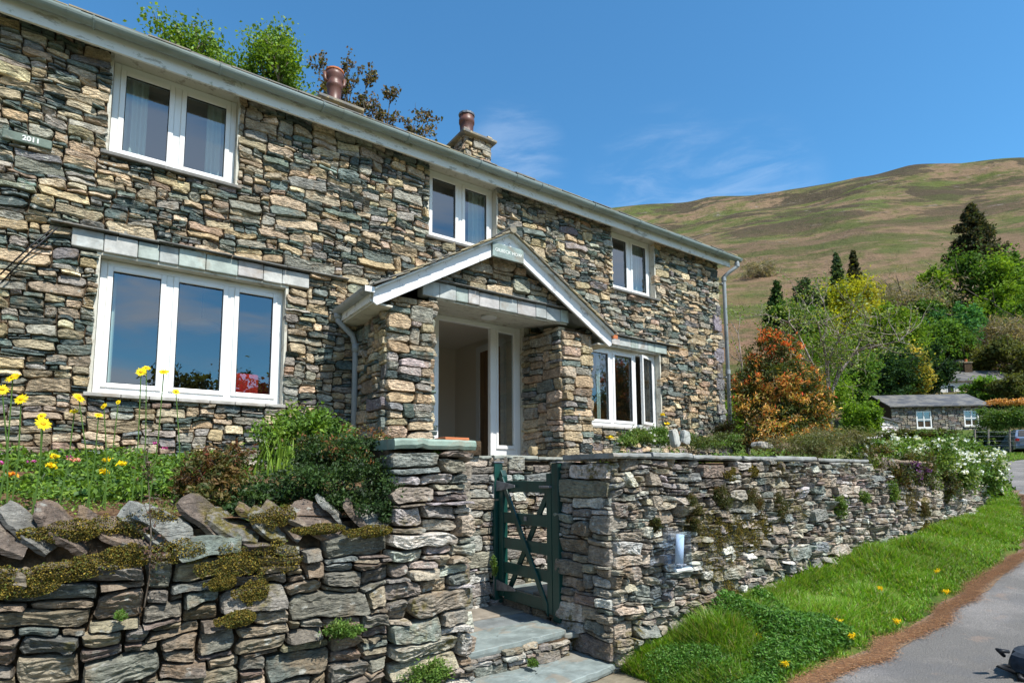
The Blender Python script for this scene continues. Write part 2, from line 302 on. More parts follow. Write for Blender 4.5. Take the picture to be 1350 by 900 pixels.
# lane
t=MT('worn asphalt',.85,.3);c=t.mix(t.mr(t.noise(1.1,6,.6),.42,.6),(.19,.18,.165),(.3,.28,.26));c=t.mix(t.mr(t.noise(90,3,.8),.35,.65,0,.5),c,(.09,.088,.085))
v=t.voro(160);c=t.mix(t.mr(v.outputs[0],.15,.3,.5,0),c,(.42,.36,.34));c=t.mix(t.mr(t.noise(3.5,5,.7),.58,.68,0,.5),c,(.3,.22,.17));v2=t.voro(75);c=t.mix(t.mr(v2.outputs[0],.12,.2,.55,0),c,(.1,.09,.085));c=t.mix(t.mr(t.noise(.8,6,.7),.52,.6,0,.4),c,(.14,.14,.145));t.col(c).bump(t.noise(60,6,.75),1,.014);t.bump(v.outputs[0],.6,.006);t.bump(t.noise(6,4),.3,.02);M['asphalt']=t.m
t=MT('asphalt patch',.8,.35);c=t.mix(t.mr(t.noise(100,3,.8),.35,.65),(.165,.165,.16),(.245,.24,.23));t.col(c).bump(t.noise(90,4,.7),.7,.006);M['patch']=t.m
us=np.linspace(-14,58,220);ws=np.linspace(-3.3,0,12)
U,Wd=np.meshgrid(us,ws,indexing='ij');ed=.07*vn(np.stack([U*2,Wd*0,U*0],-1),1,5)
Yl=ey(U)+Wd+ed;Zq=G(U,ey(U)-.1)+.012+.03*np.cos(Wd/3.3*math.pi*2-math.pi)*0
q=np.arange(U.size).reshape(U.shape);q=np.stack([q[:-1,:-1],q[1:,:-1],q[1:,1:],q[:-1,1:]],-1).reshape(-1,4)
tag(mk('lane',np.stack([U,Yl,Zq],-1).reshape(-1,3),q,M['asphalt'],smooth=True),kind='structure')
def lane_sheet(name,x0,x1,d0,d1,mat,h,seed):
    h=.004
    us=np.linspace(x0,x1,40);ws=np.linspace(0,1,14);U,S=np.meshgrid(us,ws,indexing='ij')
    lo=ey(U)-d0+.05*vn(np.stack([U,U*0+seed,U*0],-1),3);hi=ey(U)-d1+.05*vn(np.stack([U,U*0+seed+9,U*0],-1),4)
    U2=U+.06*vn(np.stack([S*4,U*0+seed,U*0],-1),1.3)*(2*(U-x0)/(x1-x0)-1)
    q=np.arange(U.size).reshape(U.shape);q=np.stack([q[:-1,:-1],q[1:,:-1],q[1:,1:],q[:-1,1:]],-1).reshape(-1,4)
    Y=lo+(hi-lo)*S
    return tag(mk(name,np.stack([U2,Y,G(U2,ey(U2)-.1)+.012+h],-1).reshape(-1,3),q,mat,smooth=True),kind='structure')
# ------------------------------------------------------------------ stone laying
def pack(W,H,rs,big=1.,aspect=(1.8,4.6),wmax=.5,thin=.33,seed=1):
    r=random.Random(seed);dx=.02;n=int(W/dx);hs=[0.]*n;out=[]
    while True:
        mi=min(range(n),key=hs.__getitem__);h0=hs[mi]
        if h0>=H: break
        a=mi
        tol=.02*big
        while a>0 and abs(hs[a-1]-h0)<tol:a-=1
        b=mi
        while b<n-1 and abs(hs[b+1]-h0)<tol:b+=1
        Lr=(b-a+1)*dx
        p=r.random()
        h=(r.uniform(.022,.042) if p<thin else r.uniform(.05,.09) if p<.8 else r.uniform(.09,.155))*big
        w=min(wmax,max(.07,h*r.uniform(*aspect)*(1.7 if p<thin else 1)))
        if Lr<w*1.35: w=Lr
        nb=[hs[a-1]] if a>0 else [];nb+= [hs[b+1]] if b<n-1 else []
        for q in nb:
            if 0<q-h0 and abs(q-h0-h)<.018*big: h=q-h0
        if Lr<.09 and nb: h=max(.02,min(q-h0 for q in nb)) if min(nb)-h0<.2*big else h
        k=max(1,int(round(w/dx)))
        if r.random()<.5 or w>=Lr-1e-6: s=a
        else: s=b-k+1
        e=min(n,s+k)
        zb_=sum(hs[s:e])/(e-s)
        for i in range(s,e):hs[i]=h0+h
        out.append([s*dx,e*dx,min(zb_,h0+.5*h),h0+h])
    return out
def cut(rects,holes):
    res=[]
    for x0,x1,z0,z1 in rects:
        todo=[(x0,x1,z0,z1)]
        for a,b,c,d in holes:
            nx=[]
            for q in todo:
                p0,p1,q0,q1=q
                if p1<=a or p0>=b or q1<=c or q0>=d: nx.append(q);continue
                for s in((p0,min(p1,a),q0,q1),(max(p0,b),p1,q0,q1),(max(p0,a),min(p1,b),q0,min(q1,c)),(max(p0,a),min(p1,b),max(q0,d),q1)):
                    if s[1]-s[0]>.035 and s[3]-s[2]>.015: nx.append(s)
            todo=nx
        res+=todo
    return res
HOUSE=[((.38,.29,.175),4.2),((.33,.265,.18),3.2),((.235,.225,.185),3),((.12,.15,.13),2.2),((.06,.085,.08),2),((.14,.135,.13),.7),((.27,.25,.205),3),((.45,.36,.24),2),((.27,.2,.14),.3)]
LANE=[((.18,.153,.12),3),((.23,.2,.155),3),((.165,.16,.14),2.6),((.135,.15,.135),1.1),((.135,.115,.1),.8),((.29,.255,.2),2),((.36,.345,.31),2)]
LANE_L=[((.155,.118,.082),3),((.18,.15,.105),3),((.135,.125,.105),2.4),((.11,.125,.11),1.),((.13,.105,.088),1.3),((.23,.19,.135),1.4)]
def skin(name,parent,mat,rects,pos,pal,A=16,R=5,prot=(.012,.05),warp=.014,gap=.0045,cham=.42,seed=1,tilt=.02,amp=.006,keep=None,back=.07,whiten=0,big_cut=0):
    """rects in wall coordinates (u,v); pos(u,v,d)->world"""
    r=np.random.default_rng(seed);cols=np.array([p[0] for p in pal]);wts=np.array([float(p[1]) for p in pal]);wts/=wts.sum()
    VV=[];CC=[];ts=np.concatenate([[1.0,1.0],np.linspace(.94,.22,R-2),[0.0]])[:R+1]
    n=0
    for x0,x1,z0,z1 in rects:
        cx,cz=(x0+x1)/2,(z0+z1)/2
        if keep is not None and not keep(cx,cz,x0,x1,z0,z1): continue
        a=max(.006,(x1-x0)/2-gap);b=max(.005,(z1-z0)/2-gap*.8);mn=min(a,b)
        P=[]
        for sx,sz in((1,-1),(1,1),(-1,1),(-1,-1)):
            ca=min(a*.9,mn*(r.uniform(1.2,3.) if r.random()<.28 else r.uniform(.1,.7))*cham*2);cb=min(b*.85,mn*r.uniform(.1,1.)*cham*1.6)*(1.6 if ca>mn*.9 else 1);cb=min(cb,b*.85)
            j=mn*.12
            p1=(sx*a,sz*(b-cb));p2=(sx*(a-ca*.35),sz*(b-cb*.25));p3=(sx*(a-ca),sz*b)
            s=[p1,p2,p3] if sx*sz<0 and False else ([p1,p2,p3] if sz*sx>0 else [p3,p2,p1])
            for p in s: P.append((p[0]+r.uniform(-j,j)*.6-(j if 0 else 0),p[1]+r.uniform(-j,j)*.6))
        P=np.array(P)
        an=np.arctan2(P[:,1]/b,P[:,0]/a);P=P[np.argsort(an)]
        Q=np.vstack([P,P[:1]]);s=np.r_[0,np.cumsum(np.hypot(*np.diff(Q,axis=0).T))];tt=np.linspace(0,s[-1],A,endpoint=False)
        for sc_ in s[1:-1]: tt[int(np.argmin(abs(tt-sc_)))]=sc_
        tt=np.sort(tt)
        O=np.stack([np.interp(tt,s,Q[:,0]),np.interp(tt,s,Q[:,1])],-1)
        pr=r.uniform(*prot);tx,tz=r.normal(0,tilt),r.normal(0,tilt*.8)+.0
        off=r.uniform(-.3,.3,2)*(a,b)
        pts=np.empty((R+1,A,3))
        ew=mn if mn<.02 else .02
        for k,tk in enumerate(ts):
            if k<=1: q=O
            else:
                ss=1-(1-tk)*1.0;q=O*ss+off*(1-ss)*.5
                if k==2:
                    l=np.hypot(O[:,0],O[:,1]);q=O*(1-np.clip(ew*.38/l,0,.4))[:,None]
            if k==0: d=np.full(A,-back)
            elif k==1: d=np.full(A,-.004)+pr*.5
            elif k==2: d=np.full(A,pr*.97)
            else: d=np.full(A,pr*(1+.03*(1-tk)))
            if k>0: d=d+np.clip((q[:,0]*tx/max(a,.05)*.5+q[:,1]*tz/max(b,.04)*.5),-pr*.6,pr)*(1 if k>1 else .3)
            pts[k,:,0]=cx+q[:,0];pts[k,:,1]=cz+q[:,1];pts[k,:,2]=d
        VV.append(pts);ww=wts
        if pal is HOUSE:
            ww=wts*np.array([.25,.4,.8,2.2,3.2,2.2,.7,.1,.6]) if z1-z0<.048 else wts*np.array([1.5,1.4,1,.6,.45,.6,1.1,1.4,1]) if z1-z0>.075 else wts
            ww=ww/ww.sum()
        c=cols[r.choice(len(cols),p=ww)]*r.uniform(.75,1.3)
        c=c*(1+r.normal(0,.035,3));CC.append(np.clip(c,.01,.8));n+=1
    P=np.array(VV);shape=P.shape
    flat=P.reshape(-1,3);q=np.stack([flat[:,0],flat[:,1],flat[:,0]*0+seed*3.1],-1)
    wu=fbm(q,3.2,3,seed)*warp*1.6+fbm(q,11,2,seed+5)*warp*.35;wv=fbm(q*(1,1.6,1),2.3,3,seed+11)*warp*1.3+fbm(q,12,2,seed+15)*warp*.4
    dn=(fbm(q,8,2,seed+21)*amp*.55+fbm(q,30,3,seed+25)*amp*.7).reshape(shape[:3]);Ls=flat[:,1]*34+fbm(q,5,2,seed+31)*1.4;dn=dn+((Ls-np.floor(Ls)-.5)*amp*1.1).reshape(shape[:3]);dn[:,0]=0;dn[:,1]*=.6
    # broken, layered faces: quantise part of the relief into small steps
    flat=flat.copy();flat[:,0]+=wu;flat[:,1]+=wv
    d=flat[:,2]+dn.ravel()
    Wp=pos(flat[:,0],flat[:,1],d)
    per=(R+1)*A;k=np.arange(R)[:,None];j=np.arange(A)[None]
    quad=np.stack([k*A+j,k*A+(j+1)%A,(k+1)*A+(j+1)%A,(k+1)*A+j],-1).reshape(-1,4)
    Q=(quad[None]+np.arange(n)[:,None,None]*per).reshape(-1,4)
    C=np.repeat(np.array(CC),per,0)
    return mk(name,Wp,Q,mat,parent,col=C,smooth=False)
def planeY(Y): return lambda u,v,d: np.stack([u,Y-d,v],-1)                 # faces -Y
def planeX(X,s=-1): return lambda u,v,d: np.stack([X+s*d,u,v],-1)           # s=-1 faces -X
def shift(rects,u,v): return [(a+u,b+u,c+v,d+v) for a,b,c,d in rects]
# ================================================================== COTTAGE
FY=6.2
cot=empty('cottage',(3.,FY,0),'long two-storey stone cottage with white windows and gabled stone porch','cottage')
WIN=[ # name, x0,x1,z0,z1,lights,lower,desc
 ('UL',-.2,.88,3.03,4.0,2,0),('UM',3.13,4.17,3.05,4.0,2,0),('UR',6.43,7.44,3.0,4.0,2,0),
 ('LL',-.2,1.42,.77,2.03,3,1),('LR',5.9,7.5,.77,2.03,3,1)]
X0,X1=-3.0,9.27;ZB,ZT=-.35,4.06
holes=[(x0-.01,x1+.01,z0-.03,z1+(.1 if not lo else .02)) for _,x0,x1,z0,z1,_,lo in WIN]
holes+=[(3.18,4.72,-.4,2.09),(-.42,1.66,2.03,2.24),(5.5,7.66,2.03,2.2)]
holes+=[(2.78,4.6,-.4,2.3)]
hs=[]
rc=cut(shift(pack(X1-X0,ZT-ZB,None,.76,wmax=.42,seed=3,thin=.42,aspect=(1.7,4.8)),X0,ZB),holes)
skin('front_wall',cot,M['stone'],rc,planeY(FY),HOUSE,A=16,R=5,seed=4,warp=.02,tilt=.035,gap=.0038,prot=(.008,.04))
# mortar backing with openings (strips between holes)
def backing(name,parent,x0,x1,z0,z1,holes,posbox,mat=M['joint']):
    xs=sorted({x0,x1}|{min(max(h[0],x0),x1) for h in holes}|{min(max(h[1],x0),x1) for h in holes});zs=sorted({z0,z1}|{min(max(h[2],z0),z1) for h in holes}|{min(max(h[3],z0),z1) for h in holes})
    b=B()
    for a,c in zip(xs[:-1],xs[1:]):
        for e,g in zip(zs[:-1],zs[1:]):
            mx_,mz=(a+c)/2,(e+g)/2
            if any(h[0]<mx_<h[1] and h[2]<mz<h[3] for h in holes): continue
            posbox(b,a,c,e,g)
    return b.mk(name,mat,parent)
backing('mortar',cot,X0,X1-.02,ZB,ZT+.1,[(a-.0,b_,c,d) for a,b_,c,d in holes],lambda b,a,c,e,g:b.box(a,c,FY+.012,FY+.3,e,g))
# gable end (right) and left end
gr=shift(pack(6.0,4.4,None,1.1,seed=9),FY+.0,ZB)
skin('gable_wall',cot,M['stone'],gr,planeX(X1-.03,1),HOUSE,A=10,R=3,seed=8)
B().box(X1-.3,X1-.05,FY+.3,FY+5.8,ZB,ZT+.1).prism([(FY+.02,ZT),(FY+5.8,ZT),(FY+2.95,ZT+1.6)],0,X1-.3,X1-.05).mk('gable_core',M['joint'],cot)
B().box(X0,X0+.3,FY+.3,FY+5.8,ZB,ZT+.1).prism([(FY+.02,ZT),(FY+5.8,ZT),(FY+2.95,ZT+1.6)],0,X0,X0+.3).box(X0,X1,FY+5.6,FY+5.8,ZB,ZT+.1).mk('rear_wall',M['joint'],cot)
# big quoins at the right corner
b=B();z=-.1;qc=[]
rq=[];
for i in range(13):
    h=random.uniform(.2,.33);w=random.uniform(.24,.34) if i%2 else random.uniform(.14,.2)
    rq.append((X1-w,X1+.0,z,z+h));z+=h
    if z>3.75:break
skin('quoin',cot,M['stone'],rq,planeY(FY-.012),[((.16,.16,.165),2),((.13,.13,.14),2),((.2,.19,.16),1)],A=22,R=7,seed=31,prot=(.025,.04),cham=.15,amp=.008)
# roof
EZ,EY=4.10,5.92;RY=9.15;RZ=EZ+(RY-EY)*.56
b=B();b.prism([(EY,EZ),(EY,EZ+.018),(RY,RZ+.03),(RY+RY-EY,EZ+.018),(RY+RY-EY,EZ-.02),(RY,RZ-.03),(EY+.02,EZ-.02)],0,X0-.15,X1+.2);roof=b.mk('roof',M['roof'],cot)
b=B();x=X0-.1
rr_=random.Random(4)
for row in range(16):
    x=X0-.15;y=EY-.015+row*.2;zb=EZ+.018+(y-EY)*.56
    while x<X1+.15:
        w=rr_.uniform(.18,.38);th=rr_.uniform(.008,.02);j=rr_.uniform(-.012,.012)
        b.hull8([(x+.003,y+j,zb+.004),(x+w-.003,y+j,zb+.004),(x+w-.003,y+.4,zb+.2),(x+.003,y+.4,zb+.2),(x+.003,y+j,zb+.004+th),(x+w-.003,y+j,zb+.004+th),(x+w-.003,y+.4,zb+.2+th),(x+.003,y+.4,zb+.2+th)]);x+=w
b.mk('slates',M['roof'],roof)
B().prism([(RY-.14,RZ-.02),(RY,RZ+.09),(RY+.14,RZ-.02)],0,X0-.15,X1+.2).mk('ridge_tiles',M['roof'],roof)
# fascia, soffit, gutter
B().box(X0,X1+.12,6.015,6.045,3.915,4.075).mk('fascia',M['peel'],cot,bevel=.004)
B().box(X0,X1+.12,6.047,6.36,4.03,4.05).mk('soffit',M['peel'],cot)
def gutter(x0,x1,y,z,r,axis='x'):
    k=12;pts=[(math.cos(math.pi+math.pi*i/k)*r,math.sin(math.pi+math.pi*i/k)*r) for i in range(k+1)]
    pts=pts+[(p[0]*.9,p[1]*.9) for p in pts[::-1]]
    b=B();P=[(y+p[0],z+p[1]) for p in pts];n=len(b.v);kk=len(P)
    for t_ in(x0,x1):
        for p in P: b.v.append(np.array((t_,p[0],p[1]) if axis=='x' else (p[0],t_,p[1])))
    b.f=[(i,(i+1)%kk,kk+(i+1)%kk,kk+i) for i in range(kk)]
    return b
g=gutter(X0,X1+.3,5.935,4.085,.062)
gut=g.mk('gutter',M['gutter'],cot,smooth=False)
b=B()
for x in np.arange(-2.4,9.3,1.02):
    B().tube([(x,5.935+.068*math.cos(a),4.085+.068*math.sin(a)) for a in np.linspace(math.pi,2*math.pi,9)]+[(x,6.02,4.05)],.009,6).mk('gutter_bracket',M['gutter'],gut)
for x in (-.5,1.95,4.35,6.8,9.0):
    gutter(x-.05,x+.05,5.935,4.085,.069).mk('gutter_joint',M['gutter'],gut)
B().lathe((X1+.3,5.935,4.085),[(.0,0)]*0+[(.001,-.07),(.05,-.05),(.07,0)],10).mk('gutter_end',M['gutter'],gut)
px_,py_=X1+.12,6.12
pp=B().tube([(X1+.22,5.935,4.02),(X1+.22,5.935,3.93),(X1+.1,6.02,3.82),(px_-.06,py_,3.74),(px_-.06,py_,3.6),(px_-.06,py_,.0)],.036,12).mk('downpipe',M['pipe'],cot,smooth=True)
B().tube([(X1+.22,5.935,4.0),(X1+.22,5.935,3.92)],.045,12).mk('pipe_collar',M['pipe'],pp)
for z in(3.7,1.91): B().tube([(px_-.06,py_,z+.04),(px_-.06,py_,z-.04)],.046,12).mk('pipe_collar',M['pipe'],pp)
for z in(3.6,1.8): B().box(px_-.13,px_+.01,py_,py_+.08,z,z+.02).mk('pipe_bracket',M['pipe'],pp)
# chimneys
def chimney(cx,cy,w,dp,z0,z1,slab,potkind):
    rb=[]
    core=B().box(cx-w/2+.02,cx+w/2-.02,cy-dp/2+.02,cy+dp/2-.02,z0,z1).mk('chimney',M['joint'],cot)
    r1=shift(pack(w,z1-z0,None,1.1,seed=int(cx*7)+50),cx-w/2,z0)
    skin('chimney_stone',core,M['far_stone'],r1,planeY(cy-dp/2+.03),HOUSE,A=12,R=4,seed=int(cx)+60,back=.05)
    r2=shift(pack(dp,z1-z0,None,1.1,seed=int(cx*7)+51),cy-dp/2,z0)
    skin('chimney_stone',core,M['far_stone'],r2,planeX(cx-w/2+.03,-1),HOUSE,A=12,R=4,seed=int(cx)+61,back=.05)
    skin('chimney_stone',core,M['far_stone'],r2,planeX(cx+w/2-.03,1),HOUSE,A=12,R=4,seed=int(cx)+62,back=.05)
    o=slab
    B().box(cx-w/2-o,cx+w/2+o,cy-dp/2-o,cy+dp/2+o,z1,z1+.05).mk('chimney_slab',M['roof'],core,bevel=.008)
    b=B();zt=z1+.05
    if potkind==0:
        b.lathe((cx-.12,cy-.05,zt),[(.14,0),(.145,.05),(.12,.07),(.14,.33),(.155,.35),(.155,.42),(.14,.44),(.145,.5),(.11,.5)],20)
        b.mk('chimney_pot',M['pot'],core,smooth=True)
        B().lathe((cx-.12,cy-.05,zt+.5),[(.16,0),(.165,.035),(.13,.05),(.02,.07)],12).mk('pot_cover',M['iron'],core)
    else:
        b.lathe((cx-.05,cy-.1,zt),[(.12,0),(.125,.06),(.105,.08),(.12,.34),(.135,.36),(.135,.41),(.12,.43),(.125,.5),(.15,.55),(.145,.62),(.11,.64)],20)
        b.mk('chimney_pot',M['pot'],core,smooth=True)
        b=B();b.lathe((cx-.05,cy-.1,zt+.63),[(.155,0),(.155,.025),(.11,.05),(.06,.07),(.03,.075)],16);b.mk('pot_cover',M['clay'],core)
        for s in(-1,1): B().tube([(cx-.05+s*.11,cy-.1,zt+.44),(cx-.05+s*.165,cy-.1,zt+.46),(cx-.05+s*.17,cy-.1,zt+.58)],.03,8).mk('pot_ear',M['pot'],core,smooth=True)
chimney(5.5,9.1,.6,.6,5.3,6.55,.085,0)
chimney(2.8,9.15,.6,.6,5.3,6.2,.08,1)
# ---- windows
def room(b,x0,x1,z0,z1,y0,y1):
    v=[(x0,y0,z0),(x1,y0,z0),(x1,y0,z1),(x0,y0,z1),(x0,y1,z0),(x1,y1,z0),(x1,y1,z1),(x0,y1,z1)]
    n=len(b.v);b.v+=[np.array(p,float) for p in v];b.f+=[tuple(n+i for i in q) for q in((4,5,6,7),(0,4,7,3),(1,2,6,5),(0,1,5,4),(3,7,6,2))];return b
YF=FY+.11
def window(x0,x1,z0,z1,k,low,desc,openlast=False):
    fw_=.055
    b=B();y0,y1=YF,YF+.07
    b.box(x0,x0+fw_,y0,y1,z0,z1).box(x1-fw_,x1,y0,y1,z0,z1).box(x0+fw_,x1-fw_,y0,y1,z0,z0+fw_).box(x0+fw_,x1-fw_,y0,y1,z1-fw_,z1)
    if k==3: xs=[x0+fw_,x0+(x1-x0)*.345,x0+(x1-x0)*.685,x1-fw_]
    else: xs=[x0+fw_,(x0+x1)/2,x1-fw_]
    for x in xs[1:-1]: b.box(x-.03,x+.03,y0,y1,z0+fw_,z1-fw_)
    w=b.mk('window',M['upvc'],cot,bevel=.005);w['label']=desc
    for i in range(k):
        a,c=xs[i]+(.03 if i else 0),xs[i+1]-(.03 if i<k-1 else 0)
        e,g=z0+fw_,z1-fw_;s=.045;T=None
        if openlast and i==k-1:
            ang=rad(17);hx=c
            T=lambda p:np.stack([hx+(p[:,0]-hx)*math.cos(ang),p[:,1]-(hx-p[:,0])*math.sin(ang),p[:,2]],-1)
        q=B();Y0,Y1=YF-.012,YF+.045
        q.box(a,a+s,Y0,Y1,e,g,T).box(c-s,c,Y0,Y1,e,g,T).box(a+s,c-s,Y0,Y1,e,e+s,T).box(a+s,c-s,Y0,Y1,g-s,g,T)
        sh=q.mk('sash',M['upvc'],w,bevel=.006)
        p=B();p.box(a+s-.005,c-s+.005,YF+.02,YF+.026,e+s-.005,g-s+.005,T)
        pn=p.mk('pane',M['glass'],w)
        gk=.006;z=B();z.box(a+s-.002,a+s+gk,YF+.004,YF+.019,e+s,g-s,T).box(c-s-gk,c-s+.002,YF+.004,YF+.019,e+s,g-s,T).box(a+s+gk,c-s-gk,YF+.004,YF+.019,g-s-gk,g-s+.002,T).box(a+s+gk,c-s-gk,YF+.004,YF+.019,e+s-.002,e+s+gk,T)
        z.mk('gasket',M['black'],w)
    # reveal lining
    r_=B();r_.box(x0-.03,x0-.002,FY+.0,YF+.1,z0-.02,z1+.03).box(x1+.002,x1+.03,FY+.0,YF+.1,z0-.02,z1+.03)
    r_.box(x0-.002,x1+.002,FY-.005 if low else 6.05,YF+.1,z1+.002,z1+.028)
    r_.mk('reveal',M['reveal'],w)
    # sill
    s=B();x=x0-.06;rs=random.Random(int(x0*10)+int(z0*3))
    while x<x1+.06:
        wd=min(rs.uniform(.16,.3) if low else 2,x1+.06-x);j=rs.uniform(-.008,.008)
        s.box(x+.002,x+wd-.002,FY-.055+j,YF+.0,z0-.05+j*.3,z0-.014+j*.3);x+=wd
        if x1+.06-x<.05:break
    cc=np.tile((.42,.4,.36) if low else (.15,.145,.13),(len(s.v),1))*np.repeat(np.random.default_rng(3).uniform(.8,1.1,(len(s.v)//8)),8)[:,None]
    s.mk('sill',M['slab'],w,col=cc,bevel=.006)
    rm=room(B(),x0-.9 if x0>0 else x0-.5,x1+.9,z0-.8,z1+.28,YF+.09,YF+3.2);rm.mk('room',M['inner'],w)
    fr=B();y=YF+.088   # inner wall round the opening
    return w
D_=['upper left two-light window under the eaves','upper middle two-light window above the porch','upper right two-light window near the downpipe','large lower left three-light window','lower right three-light window with its right sash ajar']
for (nm,x0,x1,z0,z1,k,lo),ds in zip(WIN,D_): window(x0,x1,z0,z1,k,lo,ds,nm=='LR')
# slate lintels
def lintel(x0,x1,z0,z1,y,parent,seed,cols,name='lintel',drip=True):
    r=random.Random(seed);b=B();cc=[];x=x0
    while x<x1-.04:
        w=min(r.uniform(.13,.3),x1-x)
        if x1-x-w<.09: w=x1-x
        j=r.uniform(-.006,.006);b.box(x+.002,x+w-.002,y+j,y+.13,z0+r.uniform(-.006,.006),z1+r.uniform(-.006,.006))
        c=np.array(r.choice(cols))*r.uniform(.85,1.12);cc+=[c]*8;x+=w
    o=b.mk(name,M['slab'],parent,col=np.array(cc),bevel=.008)
    if drip:
        b=B();x=x0-.15;cc=[]
        while x<x1+.12:
            w=r.uniform(.3,.7);b.box(x,x+w-.004,y-.045+r.uniform(-.008,.008),y+.1,z1+.012+r.uniform(-.003,.003),z1+.026);x+=w;cc+=[np.array((.13,.13,.12))*r.uniform(.8,1.2)]*8
        b.mk('drip_stone',M['slab'],parent,col=np.array(cc),bevel=.004)
    return o
LC=[(.4,.42,.4),(.34,.39,.35),(.46,.46,.43),(.42,.4,.38),(.45,.36,.28)]
lintel(-.42,1.66,2.06,2.225,FY-.03,cot,5,LC[:4]);lintel(5.35,7.66,2.055,2.2,FY-.03,cot,6,LC[:4])
# curtains and things seen in the windows
def curtain(x0,x1,z0,z1,y,label):
    n=40;xs=np.linspace(x0,x1,n);V=[]
    for zz in np.linspace(z0,z1,6):
        for x in xs: V.append((x,y+.025*math.sin((x-x0)*2*math.pi/.075)+.01*math.sin(x*31),zz))
    i=np.arange(6*n).reshape(6,n);q=np.stack([i[:-1,:-1],i[:-1,1:],i[1:,1:],i[1:,:-1]],-1).reshape(-1,4)
    tag(mk('curtain',np.array(V),q,M['curtain'],smooth=True),label,'curtain','curtains in the cottage windows')
cu=YF+.16
curtain(-.17,.09,3.0,4.02,cu,'pale curtain drawn to the left side of the upper left window')
curtain(.62,.87,3.0,4.02,cu,'pale curtain drawn to the right side of the upper left window')
curtain(3.12,3.27,3.0,4.02,cu,'narrow pale curtain at the left side of the window above the porch')
curtain(3.88,4.15,3.0,4.02,cu,'pale curtain at the right side of the window above the porch')
curtain(6.42,6.56,2.95,4.02,cu,'narrow pale curtain at the left side of the upper right window')
curtain(7.2,7.43,2.95,4.02,cu,'pale curtain at the right side of the upper right window')
curtain(-.18,-.07,.75,2.02,cu,'narrow pale curtain at the left side of the large lower left window')
curtain(6.28,6.38,.75,2.02,cu,'narrow pale curtain behind the left light of the lower right window')
sofa=empty('armchair',(1.3,6.75,.0),'red armchair back behind the right pane of the large lower left window','armchair')
B().box(.93,1.5,6.6,6.78,.5,1.13).mk('backrest',M['red'],sofa,bevel=.05);B().box(.93,1.5,6.78,7.3,.3,.62).mk('seat',M['red'],sofa,bevel=.05)
for a in(.93,1.4): B().box(a,a+.1,6.79,7.28,.625,.8).mk('armrest',M['red'],sofa,bevel=.03)
lp=empty('pendant_lamp',(.75,7.3,1.45),'round pale pendant lamp seen through the left pane of the large lower left window','lamp')
B().lathe((.75,7.3,1.72),[(.2,0),(.24,.02),(.05,.12)],16).mk('lamp_shade',M['shade'],lp,smooth=True);B().tube([(.75,7.3,1.84),(.75,7.3,2.3)],.006,6).mk('cord',M['black'],lp)
# wall plaque
pl=tag(mk('plaque',*(lambda b:(np.array(b.v),b.f))(B().box(-.93,-.6,FY-.06,FY-.02,2.88,2.96)),M['slab'],None,col=np.tile((.11,.15,.12),(8,1)),bevel=.008),'small green slate plaque with white figures high on the wall beside the upper left window','plaque')
def text(s,name,x,y,z,size,parent,mat,rot=None,bold=.002):
    c=bpy.data.curves.new(name,'FONT');c.body=s;c.size=size;c.extrude=.0015;c.offset=bold;c.align_x='CENTER';c.align_y='CENTER'
    to=bpy.data.objects.new('tmp',c);COL.objects.link(to);dg=bpy.context.evaluated_depsgraph_get();me=bpy.data.meshes.new_from_object(to.evaluated_get(dg));bpy.data.objects.remove(to)
    o=bpy.data.objects.new(name,me);COL.objects.link(o);me.materials.clear();me.materials.append(mat);o.rotation_euler=(rad(90),0,0)
    o.parent=parent;o.location=np.array((x,y,z))-WL[parent.name];WL[o.name]=WL[parent.name];return o
text('2011','lettering',-.74,FY-.0625,2.92,.06,pl,M['letters'])
# ================================================================== PORCH
PY_=5.36;pxl,pxr,pil,pir=2.24,5.1,2.78,4.6
por=B().prism([(pxl+.03,2.12),(pxr-.03,2.12),(3.67,2.66)],1,PY_+.25,FY+.01).mk('porch',M['joint'],cot)
B().box(pxl+.03,pil-.03,PY_+.03,FY+.01,ZB,1.899).mk('porch_pillar',M['joint'],por);B().box(pir+.03,pxr-.03,PY_+.03,FY+.01,ZB,1.899).mk('porch_pillar',M['joint'],por)
gl=lambda x:1.80+(1-abs(x-3.67)/1.6)*1.0-.06
for rc,sd_ in ((shift(pack(pil-pxl,2.2,None,1.25,seed=21,wmax=.33,thin=.25),pxl,ZB),24),(shift(pack(pxr-pir,2.2,None,1.25,seed=22,wmax=.33,thin=.3),pir,ZB),25),(shift(pack(pxr-pxl,.9,None,1.15,seed=23,wmax=.35),pxl,2.12),26)):
  rc=cut(rc,[(2.6,4.72,1.93,2.13)]) if sd_<26 else rc
  skin('porch_wall',por,M['stone'],rc,planeY(PY_),HOUSE,A=20,R=7,seed=sd_,prot=(.02,.06),warp=.012,keep=lambda cx,cz,x0,x1,z0,z1:cz<gl(cx) and (sd_==26 or cz<2.1))
B().prism([(pil,2.12),(pir,2.12),(pir,gl(pir)),(3.67,gl(3.67)),(pil,gl(pil))],1,PY_+.03,PY_+.2).mk('porch_gable_core',M['joint'],por)
for sx,X in((-1,pxl),(-1,pir),(1,pxr),(1,pil)):
    rc=shift(pack(FY-PY_,2.4,None,1.1,seed=int(X*9),wmax=.35),PY_,ZB)
    skin('porch_side',por,M['stone'],[q for q in rc if (q[2]+q[3])/2<1.93],planeX(X,sx),HOUSE,A=16,R=5,seed=int(X*5)+2,prot=(.01,.05))
lintel(2.62,4.7,1.945,2.11,PY_-.035,por,9,LC,'porch_lintel')
